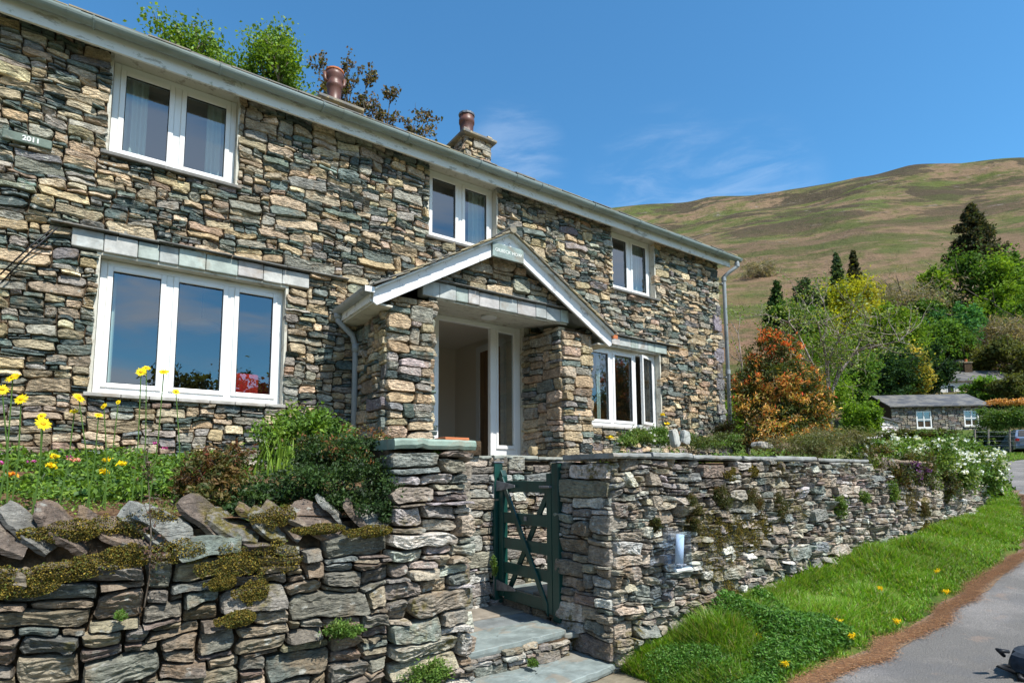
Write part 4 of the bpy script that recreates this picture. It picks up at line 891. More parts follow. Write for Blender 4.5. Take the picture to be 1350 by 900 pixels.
def rtree(cx,top,bot,w,r,pal,label,n=6500,seed=1,leaf=.4,blobs=6,grp=FARG,name='broadleaf_tree',cat='tree',kind_='round',trunk='bark',asp=.6,mat='far_leaf'):
    a,b,wd=pdim(cx,top,bot,w,r);h=a[2]-b[2];rs=np.random.default_rng(seed);leaf=max(.1,r*.0044)
    g=float(G(b[0],b[1]));g=min(g,b[2]+.3)
    t=empty(name,(b[0],b[1],g),label,cat,grp)
    bl=[]
    c=np.array([b[0],b[1],b[2]+h*.5])
    if kind_=='round':
        bl.append((*c,wd*.36,wd*.36,h*.42))
        for i in range(blobs):
            th=rs.uniform(0,2*math.pi);q=rs.uniform(.2,.55)
            zz=rs.uniform(-.42,.36);rr=.62*math.sqrt(max(.08,1-(zz*2)**2*.7))
            bl.append((c[0]+math.cos(th)*wd*.38*rr,c[1]+math.sin(th)*wd*.38*rr,c[2]+zz*h*.8,wd*rs.uniform(.15,.24),wd*rs.uniform(.15,.24),h*rs.uniform(.14,.22)))
        foliage('crown',t,bl,n,leaf,GR[pal],seed,asp,mat,clumps=16,spread=.22)
    elif kind_=='conifer':
        m=26;P=[]
        for i in range(m):
            f=(i+.5)/m;zz=b[2]+h*f;R_=wd*.5*(1-f)**.8*rs.uniform(.8,1.15)+.03*wd
            k=int(5+9*(1-f))
            for j in range(k):
                th=rs.uniform(0,2*math.pi);L_=R_*rs.uniform(.7,1.15);q=int(n/m/k*1.4*(.4+1.2*(1-f)))+3
                u=rs.uniform(0,1,q)**.7;P.append(np.stack([b[0]+math.cos(th)*L_*u,b[1]+math.sin(th)*L_*u,zz-u*L_*.28+rs.normal(0,h*.012,q)],-1)+rs.normal(0,wd*.022,(q,3)))
        P=np.concatenate(P);V,Q,C=leafmesh(P,leaf,GR[pal],.5,seed,.2);mk('crown',V,Q,M[mat],t,col=C)
    elif kind_=='bare':
        P,ci=blobpts([(*c,wd*.42,wd*.42,h*.45)]+[(c[0]+rs.normal(0,wd*.2),c[1]+rs.normal(0,wd*.2),c[2]+rs.normal(0,h*.15),wd*.22,wd*.22,h*.25) for _ in range(5)],n,seed,20,.3,.2)
        V,Q,C=leafmesh(P,leaf*1.6,GR[pal],.13,seed,-.3);mk('twigs',V,Q,M[mat],t,col=C)
    out=[];br=max(.05,wd*.022)
    B0=(b[0],b[1],g-.1);out.append(([B0,(b[0]+.02*wd,b[1],c[2]-h*.1),(b[0],b[1],c[2]+h*.2)],[br*1.5,br,br*.4]))
    for i in range(7 if kind_!='conifer' else 0):
        th=i*2.4;z=c[2]-h*.2+h*.07*i;out.append(([(b[0],b[1],z),(b[0]+math.cos(th)*wd*.2,b[1]+math.sin(th)*wd*.2,z+h*.12),(b[0]+math.cos(th)*wd*.36,b[1]+math.sin(th)*wd*.36,z+h*.28)],[br*.6,br*.35,br*.12]))
    limbmesh('trunk',t,out,trunk);return t
rtree(1286,270,346,84,150,'conif','tall dark conifer standing alone above the round green trees at the right',9000,1,.75,kind_='conifer',name='conifer_tree')
rtree(1129,330,402,30,108,'conif','narrow dark pointed conifer in the middle of the wooded slope',4000,2,.5,kind_='conifer',name='conifer_tree')
rtree(1106,333,402,34,112,'fir','grey-green conifer touching the left of the narrow dark pointed conifer',3500,3,.55,kind_='conifer',name='conifer_tree')
rtree(1027,370,446,48,62,'dark','dark fir with its tip above the orange-red shrub',5000,4,.32,kind_='conifer',name='conifer_tree')
rtree(1070,360,440,52,84,'fir','soft blue-green pine left of the yellow-green tree',7000,5,.42,name='pine_tree')
rtree(1122,364,500,130,86,'yellow','large yellow-green tree in fresh leaf left of centre on the slope',26000,6,.34)
rtree(1196,362,440,120,110,'grey','leafless grey-brown tree crown in the middle of the slope',9000,7,.5,kind_='bare')
rtree(1233,350,400,62,122,'bright','bright green tree top behind the leafless grey-brown crown',3500,8,.42)
rtree(1272,333,440,104,124,'mid','big rounded olive green tree below the tall dark conifer',11000,9,.42)
rtree(1322,334,430,86,126,'bright','bright green tree right of the big rounded olive one',7000,10,.42)
rtree(1345,325,440,60,128,'mid','green tree at the right edge of the photo below the fell',5000,30,.42)
rtree(1318,372,462,84,120,'bright','fresh green tree in front of the big rounded olive one',7000,11,.36)
rtree(1262,398,462,76,104,'blue','blue-green rounded tree below the big rounded olive one',6000,12,.34)
rtree(1172,400,500,104,80,'bright','light green spreading tree right of the yellow-green one',9000,13,.27)
rtree(1235,418,490,90,100,'mid','mid green tree above the clipped dark hedge tree',7000,14,.28)
rtree(1316,412,480,100,112,'grey','leafless purplish grey thicket at the right above the white cottage',8000,15,.42,kind_='bare')
rtree(1275,452,496,76,100,'olive','low olive scrub behind the white cottage chimney',5000,16,.3)
rtree(1335,440,505,90,98,'olive','dull olive tree behind the right end of the white cottage',7000,17,.3)
rtree(1166,452,536,112,70,'dark','dense dark green holly-like tree left of the golden conifer',12000,18,.17)
rtree(1203,456,524,56,72,'gold','golden yellow conifer between two dark evergreens',6500,19,.16)
rtree(1231,452,520,58,74,'dark','tall dark clipped evergreen right of the golden conifer',8000,20,.15,blobs=4)
rtree(1050,395,470,90,62,'mid','mid green tree behind the orange-red shrub and the small birch',7000,21,.24)
rtree(1085,430,545,110,58,'bright','soft green tree low behind the small pale-stemmed tree',9000,22,.22)
rtree(1303,497,534,84,82,'mid','green bush with pale flower specks in front of the white cottage',8000,23,.2)
rtree(1340,486,545,60,80,'olive','olive bush at the right edge behind the clipped hedge',5000,24,.2)
rtree(1003,345,374,52,320,'grey','lone bare thorn bush on the open fell beside the house gutter',2600,25,.7,kind_='bare')
rtree(985,455,545,70,36,'olive','scrubby bush seen between the house corner and the orange-red shrub',5000,26,.17)
rtree(962,520,590,50,20,'bright','yellow-green low bush just right of the house downpipe',4000,27,.1)
rtree(1137,528,576,58,40,'bright','round bright green bush beside the lean-to shed',6500,28,.1,name='bush',cat='bush')
rtree(1150,388,462,76,100,'olive','dull olive tree just right of the yellow-green tree top',7000,61)
rtree(1216,392,456,74,108,'mid','green rounded tree directly below the leafless grey-brown crown',7000,62)
rtree(1203,432,520,84,90,'bright','fresh green tree above the golden conifer',9000,63)
rtree(1254,436,500,66,108,'mid','mid green tree above the roof of the white cottage',6000,64)
rtree(1090,400,470,90,92,'mid','deep green tree directly behind the crown of the small pale-stemmed tree',8000,65)
rtree(1130,455,545,70,64,'mid','green tree low between the small pale-stemmed tree and the dark holly-like tree',8000,66)
rtree(1345,395,470,60,116,'mid','green tree at the right edge above the purplish thicket',5000,67)
# behind the roof
BG='trees rising behind the cottage roof'
def rooftree(cx,top,bot,w,r,pal,label,n,seed,leaf):
    a,b,wd=pdim(cx,top,bot,w,r);h=a[2]-b[2];rs=np.random.default_rng(seed);g=float(G(b[0],b[1]))
    t=empty('birch_tree',(b[0],b[1],g),label,'tree',BG);out=[];tips=[]
    out.append(([(b[0],b[1],g-.1),(b[0]+.2,b[1],b[2]-1),(b[0],b[1],b[2]+h*.4)],[.2,.15,.07]))
    for k in range(9): branches((b[0],b[1],b[2]-1+k*h*.15),(rs.normal(0,1),rs.normal(0,1),1.2),wd*.36,.05,2,rs,out,tips,.6,3,.3)
    limbmesh('trunk',t,out,'pale');T_=np.array(tips);c=np.array([b[0],b[1],b[2]+h*.35]);
    T_=T_[rs.random(len(T_))<.5];P=T_[rs.integers(0,len(T_),n)]+rs.normal(0,.19,(n,3))*(1,1,1.2);P[:,2]-=rs.uniform(0,.35,n)
    V,Q,C=leafmesh(P,leaf,GR[pal],.7,seed);mk('crown',V,Q,M['leaf'],t,col=C)
rooftree(250,50,118,88,17,'bright','light green birch top over the roof, leftmost of those behind the house',7500,31,.1)
rooftree(306,70,112,52,18,'bright','small light green birch top low over the roof between the two larger ones',3500,33,.1)
rooftree(362,86,142,124,17,'bright','light green birch top over the roof beside the left chimney',11000,32,.1)
# brown leaved maple with visible limbs
b0=onR(455,200,15.5);g=float(G(b0[0],b0[1]));t=empty('maple_tree',(b0[0],b0[1],g),'sparse bronze-leaved tree with dark bare limbs behind the roof between the chimneys','tree',BG)
rs=np.random.default_rng(5);out=[([(b0[0],b0[1],g-.1),(b0[0]+.1,b0[1],b0[2]-1.6)],[.2,.14])];tips=[]
for q,(x1,y1) in enumerate(((428,100),(462,125),(485,118),(515,140),(555,162),(505,178),(535,195),(492,160),(445,135),(560,180),(475,150),(455,105))):
    e=onR(x1,y1,15.5+rs.uniform(-.6,.6));s0=np.array([b0[0]+.1,b0[1],b0[2]-1.6]);d=e-s0
    P=[s0+d*f+rs.normal(0,.05,3)+np.array([0,0,-.35*math.sin(f*3.14)]) for f in np.linspace(0,1,8)];out.append((P,np.linspace(.07,.012,8)))
    for k in range(3,8):
        for _ in range(4): branches(P[k],d+rs.normal(0,1.2,3),rs.uniform(.25,.45),.014,1,rs,out,tips,.7,2,.2)
limbmesh('limbs',t,out,'bark',4);T_=np.array(tips);k=T_[rs.random(len(T_))<.75];P=np.repeat(k,5,0)+rs.normal(0,.05,(len(k)*5,3))
V,Q,C=leafmesh(P,.085,[(.16,.1,.05),(.1,.085,.035),(.2,.15,.1),(.09,.1,.03)],.8,7);mk('crown',V,Q,M['leaf'],t,col=C)
# trees across the lane (seen only in the window panes, and their shade on the lane)
def atree(x,y,w,h,pal,label,seed,n=5000,z0=0):
    g=float(G(x,y));rs=np.random.default_rng(seed);t=empty('broadleaf_tree',(x,y,g),label,'tree','trees across the lane');c=np.array([x,y,g+z0+h*.55])
    bl=[(*c,w*.4,w*.4,h*.4)]+[(c[0]+rs.normal(0,w*.22),c[1]+rs.normal(0,w*.22),c[2]+rs.normal(0,h*.15),w*.2,w*.2,h*.2) for _ in range(7)]
    foliage('crown',t,bl,n,.35,GR[pal],seed,.6,'far_leaf',spread=.22);limbmesh('trunk',t,[([(x,y,g-.1),(x,y,c[2]+.1*h)],[.3,.15])],'bark')
def mirror(px,py,Yt): d=ray(px,py);k=(2*6.31-Yt)/d[1];return d[0]*k,Yt,d[2]*k
for (px_1,py_1,Yt,w,lab,sd) in ((255,505,-24,4.6,'dark round tree reflected in the middle pane of the large window',41),(330,515,-27,5,'dark round tree reflected behind the red armchair in the large window',42),(232,525,-32,6,'dark tree across the field left of the reflected round trees',43)):
    x,y,z=mirror(px_1,py_1-22,Yt);g=float(G(x,y));atree(x,y,w*1.1,1.08*max(3,z-g),'olive',lab,sd)
atree(30.,-1.2,6,8,'mid','tree beyond the lane right of the picture, shading the far lane',45,6000,1)
# ================================================================== GARDEN PLANTS
def branchy(name,base,h,w,n,leaf,pal,label,cat,seed,mat='leaf',stem='bark',asp=.5,zc=.55,bl=None,grp=None,clumps=18,spread=.22,part='foliage'):
    rs=np.random.default_rng(seed);x,y,z=base;t=empty(name,base,label,cat,grp);c=np.array([x,y,z+h*zc])
    if bl is None: bl=[(*c,w*.42,w*.4,h*.42)]+[(c[0]+rs.normal(0,w*.24),c[1]+rs.normal(0,w*.15),c[2]+rs.normal(0,h*.16),w*.2,w*.2,h*.2) for _ in range(6)]
    foliage(part,t,bl,n,leaf,pal,seed,asp,mat,clumps,spread)
    out=[]
    for i in range(9):
        e=np.array(bl[i%len(bl)][:3])+rs.normal(0,.12,3)*w;out.append(([(x+rs.normal(0,.03),y+rs.normal(0,.03),z-.05),((x+e[0])/2,(y+e[1])/2,z+h*.3),tuple(e)],[.012+.01*w,.01,.004]))
    limbmesh('stems',t,out,stem,4);return t
# orange-red pieris
b0=onR(1022,598,9.6);top=onR(1022,430,9.6)[2];z0=float(b0[2])-.15
rs=np.random.default_rng(3);t=empty('shrub',(b0[0],b0[1],z0),'tall shrub with flame orange and red young leaves behind the right wall','shrub')
bl=[]
def pb(px_,py_,r,w,h): q=onR(px_,py_,r);return (q[0],q[1],q[2],w,w,h)
bl=[pb(1016,448,9.6,.2,.16),pb(1035,462,9.5,.22,.2),pb(1000,480,9.6,.2,.18),pb(1030,500,9.5,.38,.28),pb(1055,505,9.5,.3,.25),pb(990,505,9.6,.25,.2),pb(1010,535,9.5,.42,.3),pb(1050,545,9.5,.42,.3),pb(1075,530,9.4,.22,.25),pb(1030,572,9.4,.5,.22),pb(1075,575,9.4,.25,.2)]
foliage('foliage',t,bl,15000,.06,[(.08,.12,.03),(.11,.13,.035),(.16,.14,.04),(.06,.09,.025)],51,.35,'leaf',20,.3,.3)
P,ci=blobpts(bl,10500,52,30,.15,.95);k=P[:,2]>0;r_=np.random.default_rng(8);hz=(P[:,2]-z0)/(top-z0)
red=np.array([(.85,.13,.05),(.8,.2,.06)]);ora=np.array([(.75,.34,.09),(.7,.45,.2),(.62,.42,.1),(.4,.38,.09)])
pick=r_.random(len(P))<np.clip((hz-.45)*1.5,.04,.9);C=np.where(pick[:,None],red[r_.integers(0,2,len(P))],ora[r_.integers(0,4,len(P))])
V,Q,C=leafmesh(P,.06,C,.32,53,.8);mk('young_leaves',V,Q,M['petal'],t,col=C)
out=[([(b0[0]+rs.normal(0,.06),b0[1],z0-.1),tuple(np.array(q[:3])*.5+np.array([b0[0],b0[1],z0+.3])*.5),q[:3]],[.025,.018,.007]) for q in bl];limbmesh('stems',t,out,'bark')
# small pale tree
b0=onR(1099,600,10.3);t=empty('small_tree',(b0[0],b0[1],b0[2]-.15),'slender pale-stemmed young tree with sparse fresh leaves right of the flame-coloured shrub','tree')
rs=np.random.default_rng(14);out=[];tips=[];tr=[onR(1099,606,10.3),onR(1096,560,10.3),onR(1092,522,10.3)];out.append((tr,[.04,.036,.032]))
for path_ in (((1092,522),(1070,478),(1052,440),(1040,425),(1012,415)),((1092,524),(1088,470),(1078,425),(1064,408)),((1094,520),(1091,480),(1085,450),(1090,425),(1086,400)),((1094,524),(1108,490),(1130,462),(1150,452),(1165,440)),((1096,520),(1110,470),(1106,440)),((1108,490),(1128,462),(1138,440),(1142,418)),((1070,478),(1050,470),(1038,462)),((1130,462),(1160,455),(1185,450)),((1090,480),(1104,450),(1120,425))):
    P=[onR(x,y,10.3+rs.normal(0,.25)) for x,y in path_];out.append((P,np.linspace(.022,.006,len(P))))
    for p in P[1:]:
        for _ in range(4): branches(p,rs.normal(0,1,3)+(0,0,.4),rs.uniform(.25,.5),.006,1,rs,out,tips,.6,2,.2)
limbmesh('trunk',t,out,'pale',5);T_=np.array(tips);P=T_[rs.integers(0,len(T_),3400)]+rs.normal(0,.06,(3400,3));V,Q,C=leafmesh(P,.045,[(.2,.28,.06),(.15,.23,.045),(.28,.32,.09)],.6,15);mk('crown',V,Q,M['leaf'],t,col=C)
b0=onR(985,600,9.9);t=empty('sapling',(b0[0],b0[1],b0[2]-.2),'thin pale sapling nearly leafless beside the house corner','sapling')
out=[];tips=[];P=[onR(x,y,9.9) for x,y in ((985,600),(981,540),(978,480),(973,440),(964,424))];out.append((P,[.018,.016,.013,.009,.004]))
for x1,y1,x2,y2 in ((973,440,976,412),(976,412,966,408),(978,480,960,430),(981,530,968,520),(981,530,998,500),(979,500,996,470)):
    a=onR(x1,y1,9.9);c=onR(x2,y2,9.9+rs.normal(0,.1));out.append(([a,(a+c)/2+rs.normal(0,.02,3),c],[.008,.006,.003]));tips+=[c,(a+c)/2]
limbmesh('stem',t,out,'pale',5);T_=np.array(tips);P=T_[rs.integers(0,len(T_),160)]+rs.normal(0,.05,(160,3));V,Q,C=leafmesh(P,.04,GR['bright'],.6,16);mk('leaves',V,Q,M['leaf'],t,col=C)
# left bed shrubs
DK=[(.025,.055,.018),(.04,.085,.02),(.06,.11,.025),(.03,.05,.02)]
def lp_(x,y,Y,w,h,d=None): q=onY(x,y,Y);return (q[0],q[1],q[2],w,d or w,h)
q=onY(465,640,3.45);t=empty('shrub',(q[0],q[1],-.2),'dense dark green shrub with tiny leaves spilling over the wall left of the stone pier','shrub')
bl=[lp_(470,600,3.55,.22,.13),lp_(440,595,3.6,.2,.1),lp_(500,600,3.5,.15,.12),lp_(480,640,3.25,.2,.15,.14),lp_(505,650,3.15,.13,.13,.1),lp_(440,640,3.25,.17,.12,.12),lp_(405,635,3.3,.12,.09),lp_(490,675,3.08,.13,.07,.07),lp_(520,630,3.2,.07,.1),lp_(415,605,3.6,.15,.08)]
foliage('foliage',t,bl,26000,.021,DK,61,.55,'leaf',24,.24,.5)
P,ci=blobpts(bl[:3],900,62,20,.2,.95);V,Q,C=leafmesh(P+np.array([0,0,.03]),.028,[(.25,.1,.04),(.2,.14,.05),(.12,.13,.03)],.4,63);mk('new_shoots',V,Q,M['leaf'],t,col=C)
limbmesh('stems',t,[([(q[0],q[1],-.25),tuple((np.array(b_[:3])+np.array([q[0],q[1],-.2]))/2),b_[:3]],[.012,.008,.004]) for b_ in bl],'bark',4)
q=onY(278,660,3.5);t=empty('shrub',(q[0],q[1],-.22),'low bush with rusty bronze shoots above the leaning slates, left of the dark green shrub','shrub')
bl=[lp_(265,620,3.5,.12,.1),lp_(295,625,3.5,.12,.1),lp_(278,650,3.42,.15,.07),lp_(250,640,3.5,.08,.07),lp_(310,600,3.6,.07,.06)]
foliage('foliage',t,bl,5500,.026,[(.13,.11,.03),(.16,.08,.035),(.07,.09,.02),(.2,.12,.05),(.05,.075,.02)],64,.5,'leaf',24,.25,.5)
rs=np.random.default_rng(66);out=[];tp=[]
for k in range(16):
    b_=bl[k%5];e=np.array(b_[:3])+(rs.normal(0,.06),rs.normal(0,.04),rs.uniform(.05,.13));out.append(([(q[0]+rs.normal(0,.05),q[1],-.2),tuple(b_[:3]),tuple(e)],[.005,.004,.002]));tp+=[e-(0,0,i*.012) for i in range(5)]
limbmesh('stems',t,out,'bark',4);V,Q,C=leafmesh(np.repeat(np.array(tp),3,0)+rs.normal(0,.008,(len(tp)*3,3)),.03,[(.28,.09,.05),(.2,.12,.06)],.3,67);mk('shoots',V,Q,M['leaf'],t,col=C)
def clump(name,label,cat,bl,n,leaf,pal,seed,asp=.5,grp=None,mat='leaf',kind=None,flowers=None):
    o=foliage('foliage' if flowers else name,None,bl,n,leaf,pal,seed,asp,mat,16,.28,.35) if not flowers else None
    if not flowers: return tag(o,label,cat,grp,kind)
    z=min(b_[2]-b_[5] for b_ in bl);t=empty(name,(bl[0][0],bl[0][1],z),label,cat,grp);foliage('foliage',t,bl,n,leaf,pal,seed,asp,mat,16,.28,.35)
    m,fs,fp=flowers;P,_=blobpts(bl,m,seed+5,30,.1,1.05);P=P+np.array([0,-.01,.02]);P=np.repeat(P,6,0)+np.random.default_rng(seed).normal(0,fs*.35,(len(P)*6,3))
    V,Q,C=leafmesh(P,fs,fp,.8,seed+6,.8,.08);mk('blossom',V,Q,M['petal'],t,col=C);return t
clump('shrub','leafy green plant against the house wall between the large window and the porch pipe','shrub',[lp_(365,590,5.2,.2,.2),lp_(410,580,5.2,.25,.25),lp_(385,570,5.4,.15,.2),lp_(440,575,5.1,.2,.22)],6000,.045,GR['mid']+GR['bright'],70)
clump('shrub','small glossy green plant behind the leaning slates between the rusty bush and the dark shrub','shrub',[lp_(335,650,3.4,.14,.06),lp_(360,635,3.5,.13,.06),lp_(310,665,3.3,.1,.05),lp_(385,650,3.35,.1,.05)],3500,.024,DK,71)
def straps(name,label,cat,base,n,h,w,pal,seed,spread=.1,grp=None,lean_=.35):
    r=np.random.default_rng(seed);m=5;V=[];Q=[];C=[];k=0
    for i in range(n):
        b_=np.array(base)+(r.normal(0,spread),r.normal(0,spread*.6),0);th=r.uniform(0,6.28);d=np.array([math.cos(th),math.sin(th),0]);s_=np.array([-d[1],d[0],0]);H=h*r.uniform(.6,1.1);ln=r.uniform(.1,lean_)*H;c=np.array(pal[r.integers(0,len(pal))])*r.uniform(.8,1.2)
        for j in range(m):
            f=j/(m-1);p=b_+d*ln*f*f*1.5+np.array([0,0,H*(f-.25*f*f*ln/H)]);ww=w*(1-f)**.6*.5+.0005
            V+= [p-s_*ww,p+s_*ww];C+=[c,c]
            if j: Q.append((k+2*j-2,k+2*j-1,k+2*j+1,k+2*j))
        k+=2*m
    return tag(mk(name,np.array(V),np.array(Q),M['leaf'],None,col=np.array(C)),label,cat,grp)
q=onY(372,612,4.6);straps('iris_clump','clump of upright strap leaves in the bed below the large window corner','plant',(q[0],q[1],float(lg(q[0],q[1]))),60,.34,.016,GR['bright'],72,.09)
q=onR(1078,600,8.9);straps('iris_clump','clump of upright strap leaves at the foot of the flame-coloured shrub','plant',(q[0],q[1],q[2]-.1),40,.42,.02,GR['mid'],73,.1)
# ground cover
def cover(name,x0,x1,y0,y1,zf,n,leaf,pal,seed,h=.08,asp=.6,dens=None,mat='leaf'):
    r=np.random.default_rng(seed);x=r.uniform(x0,x1,n);y=r.uniform(y0,y1,n);k=vn(np.stack([x,y,x*0],-1),4,seed)+vn(np.stack([x,y,x*0],-1),1.7,seed+2)>(-.25 if dens is None else dens);x,y=x[k],y[k]
    hh=h*(.6+.6*vn(np.stack([x,y,x*0],-1),3,seed+1));z=zf(x,y)+r.uniform(0,1,len(x))*np.maximum(hh,.01);V,Q,C=leafmesh(np.stack([x,y,z],-1),leaf,pal,asp,seed,.7);return tag(mk(name,V,Q,M[mat],None,col=C),kind='stuff')
cover('ground_cover',-1.5,.7,3.75,5.7,lg,30000,.04,GR['bright']+GR['mid']+[(.09,.16,.05)],80,.16,dens=-.6)
cover('ground_cover',.4,1.8,3.9,6.0,lg,6000,.035,GR['mid']+GR['olive'],81,.08,dens=.1)
cover('ground_cover',-2.5,1.25,3.2,4.0,lg,9000,.018,GR['mid']+GR['bright']+[(.14,.12,.04)],82,.05,dens=.25)
cover('dry_litter',-2.5,1.8,3.2,5.5,lg,16000,.02,[(.2,.12,.06),(.26,.18,.1),(.12,.08,.05)],83,.02,.3,dens=-.5)
cover('ground_cover',4.6,9.3,3.6,6.1,rg,16000,.035,GR['mid']+GR['bright']+GR['olive'],84,.16,dens=-.2)
cover('ground_cover',8.5,14.6,3.7,8,lambda x,y:rg(x,y)-.7*sm((x-13.4)/2.2)*(y<6),26000,.045,GR['mid']+GR['bright']+GR['olive']+[(.22,.2,.1)],85,.22,dens=-.5)
# small flowers in the beds
def blooms(name,pts,s,pal,label_fn,cat,grp,seed,mat='petal'):
    r=np.random.default_rng(seed)
    for i,p in enumerate(pts):
        P=np.array(p)+r.normal(0,s*.5,(26,3))*(1,1,.5);V,Q,C=leafmesh(P,s*.9,[pal[i%len(pal)]],.7,seed+i,1.,.1)
        tag(mk(name,V,Q,M[mat],None,col=C),label_fn(i),cat,grp)
YL=(.85,.62,.01);PK=(.6,.12,.4);OG=(.85,.35,.02)
fl=[(15,624,4.0,OG,'orange'),(45,688-80,4.6,PK,'pink'),(68,613,4.1,YL,'yellow'),(72,601,4.6,YL,'yellow'),(98,606,4.3,(.75,.3,.22),'salmon'),(141,606,4.2,YL,'yellow'),(161,611,4.2,YL,'yellow'),(135,621,4.0,YL,'yellow'),(218,590,4.8,PK,'pink'),(205,584,5.0,PK,'pink'),(2,610,4.4,PK,'pink'),(90,602,4.5,PK,'pink')]
LOCS=['leftmost low in the bed','left part of the bed','between the first daisy stems','just above its low neighbour','below the tallest left daisies','centre of the bed below the large window','right of the centre yellow one','nearest the litter at the bed front','right end of the bed, higher','right end of the bed, left of its pair','touching the left edge of the photo','behind the salmon one']
for i,(x,y,Y,c,cn) in enumerate(fl):
    q=onY(x,y,Y);blooms('flower',[q],.018 if cn=='pink' else .026,[c],lambda k:f'small {cn} flower head, {LOCS[i]}','flower','low flowers in the left bed',300+i)
for i,(x,y,Y,lab) in enumerate(((805,576,4.6,'yellow flower left of the others behind the right wall coping'),(838,574,4.4,'yellow flower beside the green clump on the right wall'),(858,578,4.5,'yellow flower just left of the white-specked green clump'),(875,546,5.4,'yellow poppy high against the right window reveal'),(880,558,5.4,'lower yellow poppy under the high one by the right window'),(1093,588,7.2,'yellow flower at the foot of the pale-stemmed tree'))):
    q=onY(x,y,Y);blooms('flower',[q],.035,[YL],lambda k:lab,'flower','yellow flowers in the right bed',330+i)
# tall daisies
DG='tall yellow daisies in the left bed'
DAI=[(17,497,3.3,.07,'large daisy leaning right near the top left of the bed'),(3,513,3.3,.06,'daisy half cut by the left edge of the photo'),(28,526,3.32,.065,'daisy seen side on beside the left edge, lower of the left three'),(57,558,3.25,.075,'large open daisy facing the lane, lowest and fullest bloom'),(55,548,3.4,.045,'small daisy directly above the full open one'),(104,524,3.4,.065,'daisy level with the window sill, left of the large window'),(98,542,3.45,.045,'small daisy right under the one by the window sill'),(130,547,3.5,.045,'small daisy on a straight stem below the large window'),(137,535,3.5,.04,'half closed daisy bent sideways below the left window corner'),(186,490,3.5,.062,'daisy in front of the left pane of the large window'),(193,485,3.6,.05,'daisy just behind the one in front of the left pane'),(216,490,3.5,.06,'daisy in front of the left mullion of the large window'),(232,516,3.55,.045,'small daisy under the left mullion of the large window'),(156,530,3.6,.03,'daisy bud pointing right under the left pane')]
for i,(x,y,Y,d,lab) in enumerate(DAI):
    d*=.92;rs=np.random.default_rng(400+i);q=onY(x,y,Y);bx=q[0]+rs.uniform(-.05,.09);bz=float(lg(bx,Y));t=empty('daisy',(bx,Y+.05,bz),lab,'flower',DG)
    B().tube([(bx,Y+.05,bz-.02),((bx+q[0])/2+.01,Y+.03,(bz+q[2])/2),(q[0],Y,q[2]-.006)],[.0035,.003,.0028],6).mk('stem',M['stemm'] if 'stemm' in M else M['gate'],t)
    nrm=np.array([rs.normal(0,.35),-.75,rs.uniform(.35,.9)]);nrm/=np.linalg.norm(nrm);a=np.cross(nrm,(0,0,1));a/=np.linalg.norm(a);b_=np.cross(nrm,a);V=[];Q=[];C=[];m=26
    for k in range(m):
        th=2*math.pi*k/m+rs.normal(0,.06);dd=math.cos(th)*a+math.sin(th)*b_;s_=-math.sin(th)*a+math.cos(th)*b_;L_=d/2*rs.uniform(.85,1.1);w=d*.055;up_=nrm*rs.normal(0,.08)*L_
        V+=[q+dd*d*.1-s_*w*.5,q+dd*d*.1+s_*w*.5,q+dd*L_*.7+s_*w+up_*.6,q+dd*L_+up_,q+dd*L_*.7-s_*w+up_*.6];j=k*5;Q+=[(j,j+1,j+2,j+4)];Q+=[(j+4,j+2,j+3)];C+=[np.array((.86,.66,.01))*rs.uniform(.85,1.05)]*5
    mk('petals',np.array(V),[np.array([f for f in Q if len(f)==4]),np.array([f for f in Q if len(f)==3])],M['petal'],t,col=np.array(C))
    V=[];n_=12
    for rr__,hh in((d*.16,.001),(d*.12,.005),(.0005,.007)):
        for k in range(n_): th=2*math.pi*k/n_;V.append(q+(math.cos(th)*a+math.sin(th)*b_)*rr__+nrm*hh)
    Q=[(k,(k+1)%n_,n_+(k+1)%n_,n_+k) for k in range(n_)]+[(n_+k,n_+(k+1)%n_,2*n_+(k+1)%n_,2*n_+k) for k in range(n_)]
    mk('disc',np.array(V),np.array(Q),M['petal'],t,col=np.tile((.7,.42,.01),(len(V),1)))
# ---- right wall plants
def rp(x,y,off=0):    # point on the face of the right wall seen at a given place in the photo
    d=ray(x,y);best=None
    for t_ in np.linspace(3,22,800):
        p=d*t_/np.hypot(d[0],d[1])
        if p[1]>=np.interp(p[0],px2,py2): return p
    return p
def tuft(x,y,w,h,pal,label,seed,n=1600,leaf=.03,name='fern',cat='fern',grp='fern tufts growing from the right wall',asp=.35):
    p=rp(x,y);dep=float(np.dot(fw,p));w=w/F*dep/2;h=h/F*dep/2
    return clump(name,label,cat,[(p[0],p[1]-.05,p[2],w*.7,.07,h*.6),(p[0]+w*.3,p[1]-.05,p[2]-h*.3,w*.5,.06,h*.4),(p[0]-w*.2,p[1]-.06,p[2]+h*.3,w*.5,.06,h*.4)],n,leaf,pal,seed,asp,grp)
BR=[(.12,.2,.03),(.09,.17,.025),(.17,.23,.05)]
tuft(1100,668,30,40,BR,'bright green fern tuft on the right wall, leftmost of three',500)
tuft(1131,655,20,28,BR,'small bright green fern tuft on the right wall, middle of three',501,900)
tuft(1170,646,32,38,BR,'bushy bright green fern tuft on the right wall, rightmost of three',502)
HT=[(.07,.085,.02),(.1,.09,.025),(.14,.08,.03),(.05,.07,.02)]
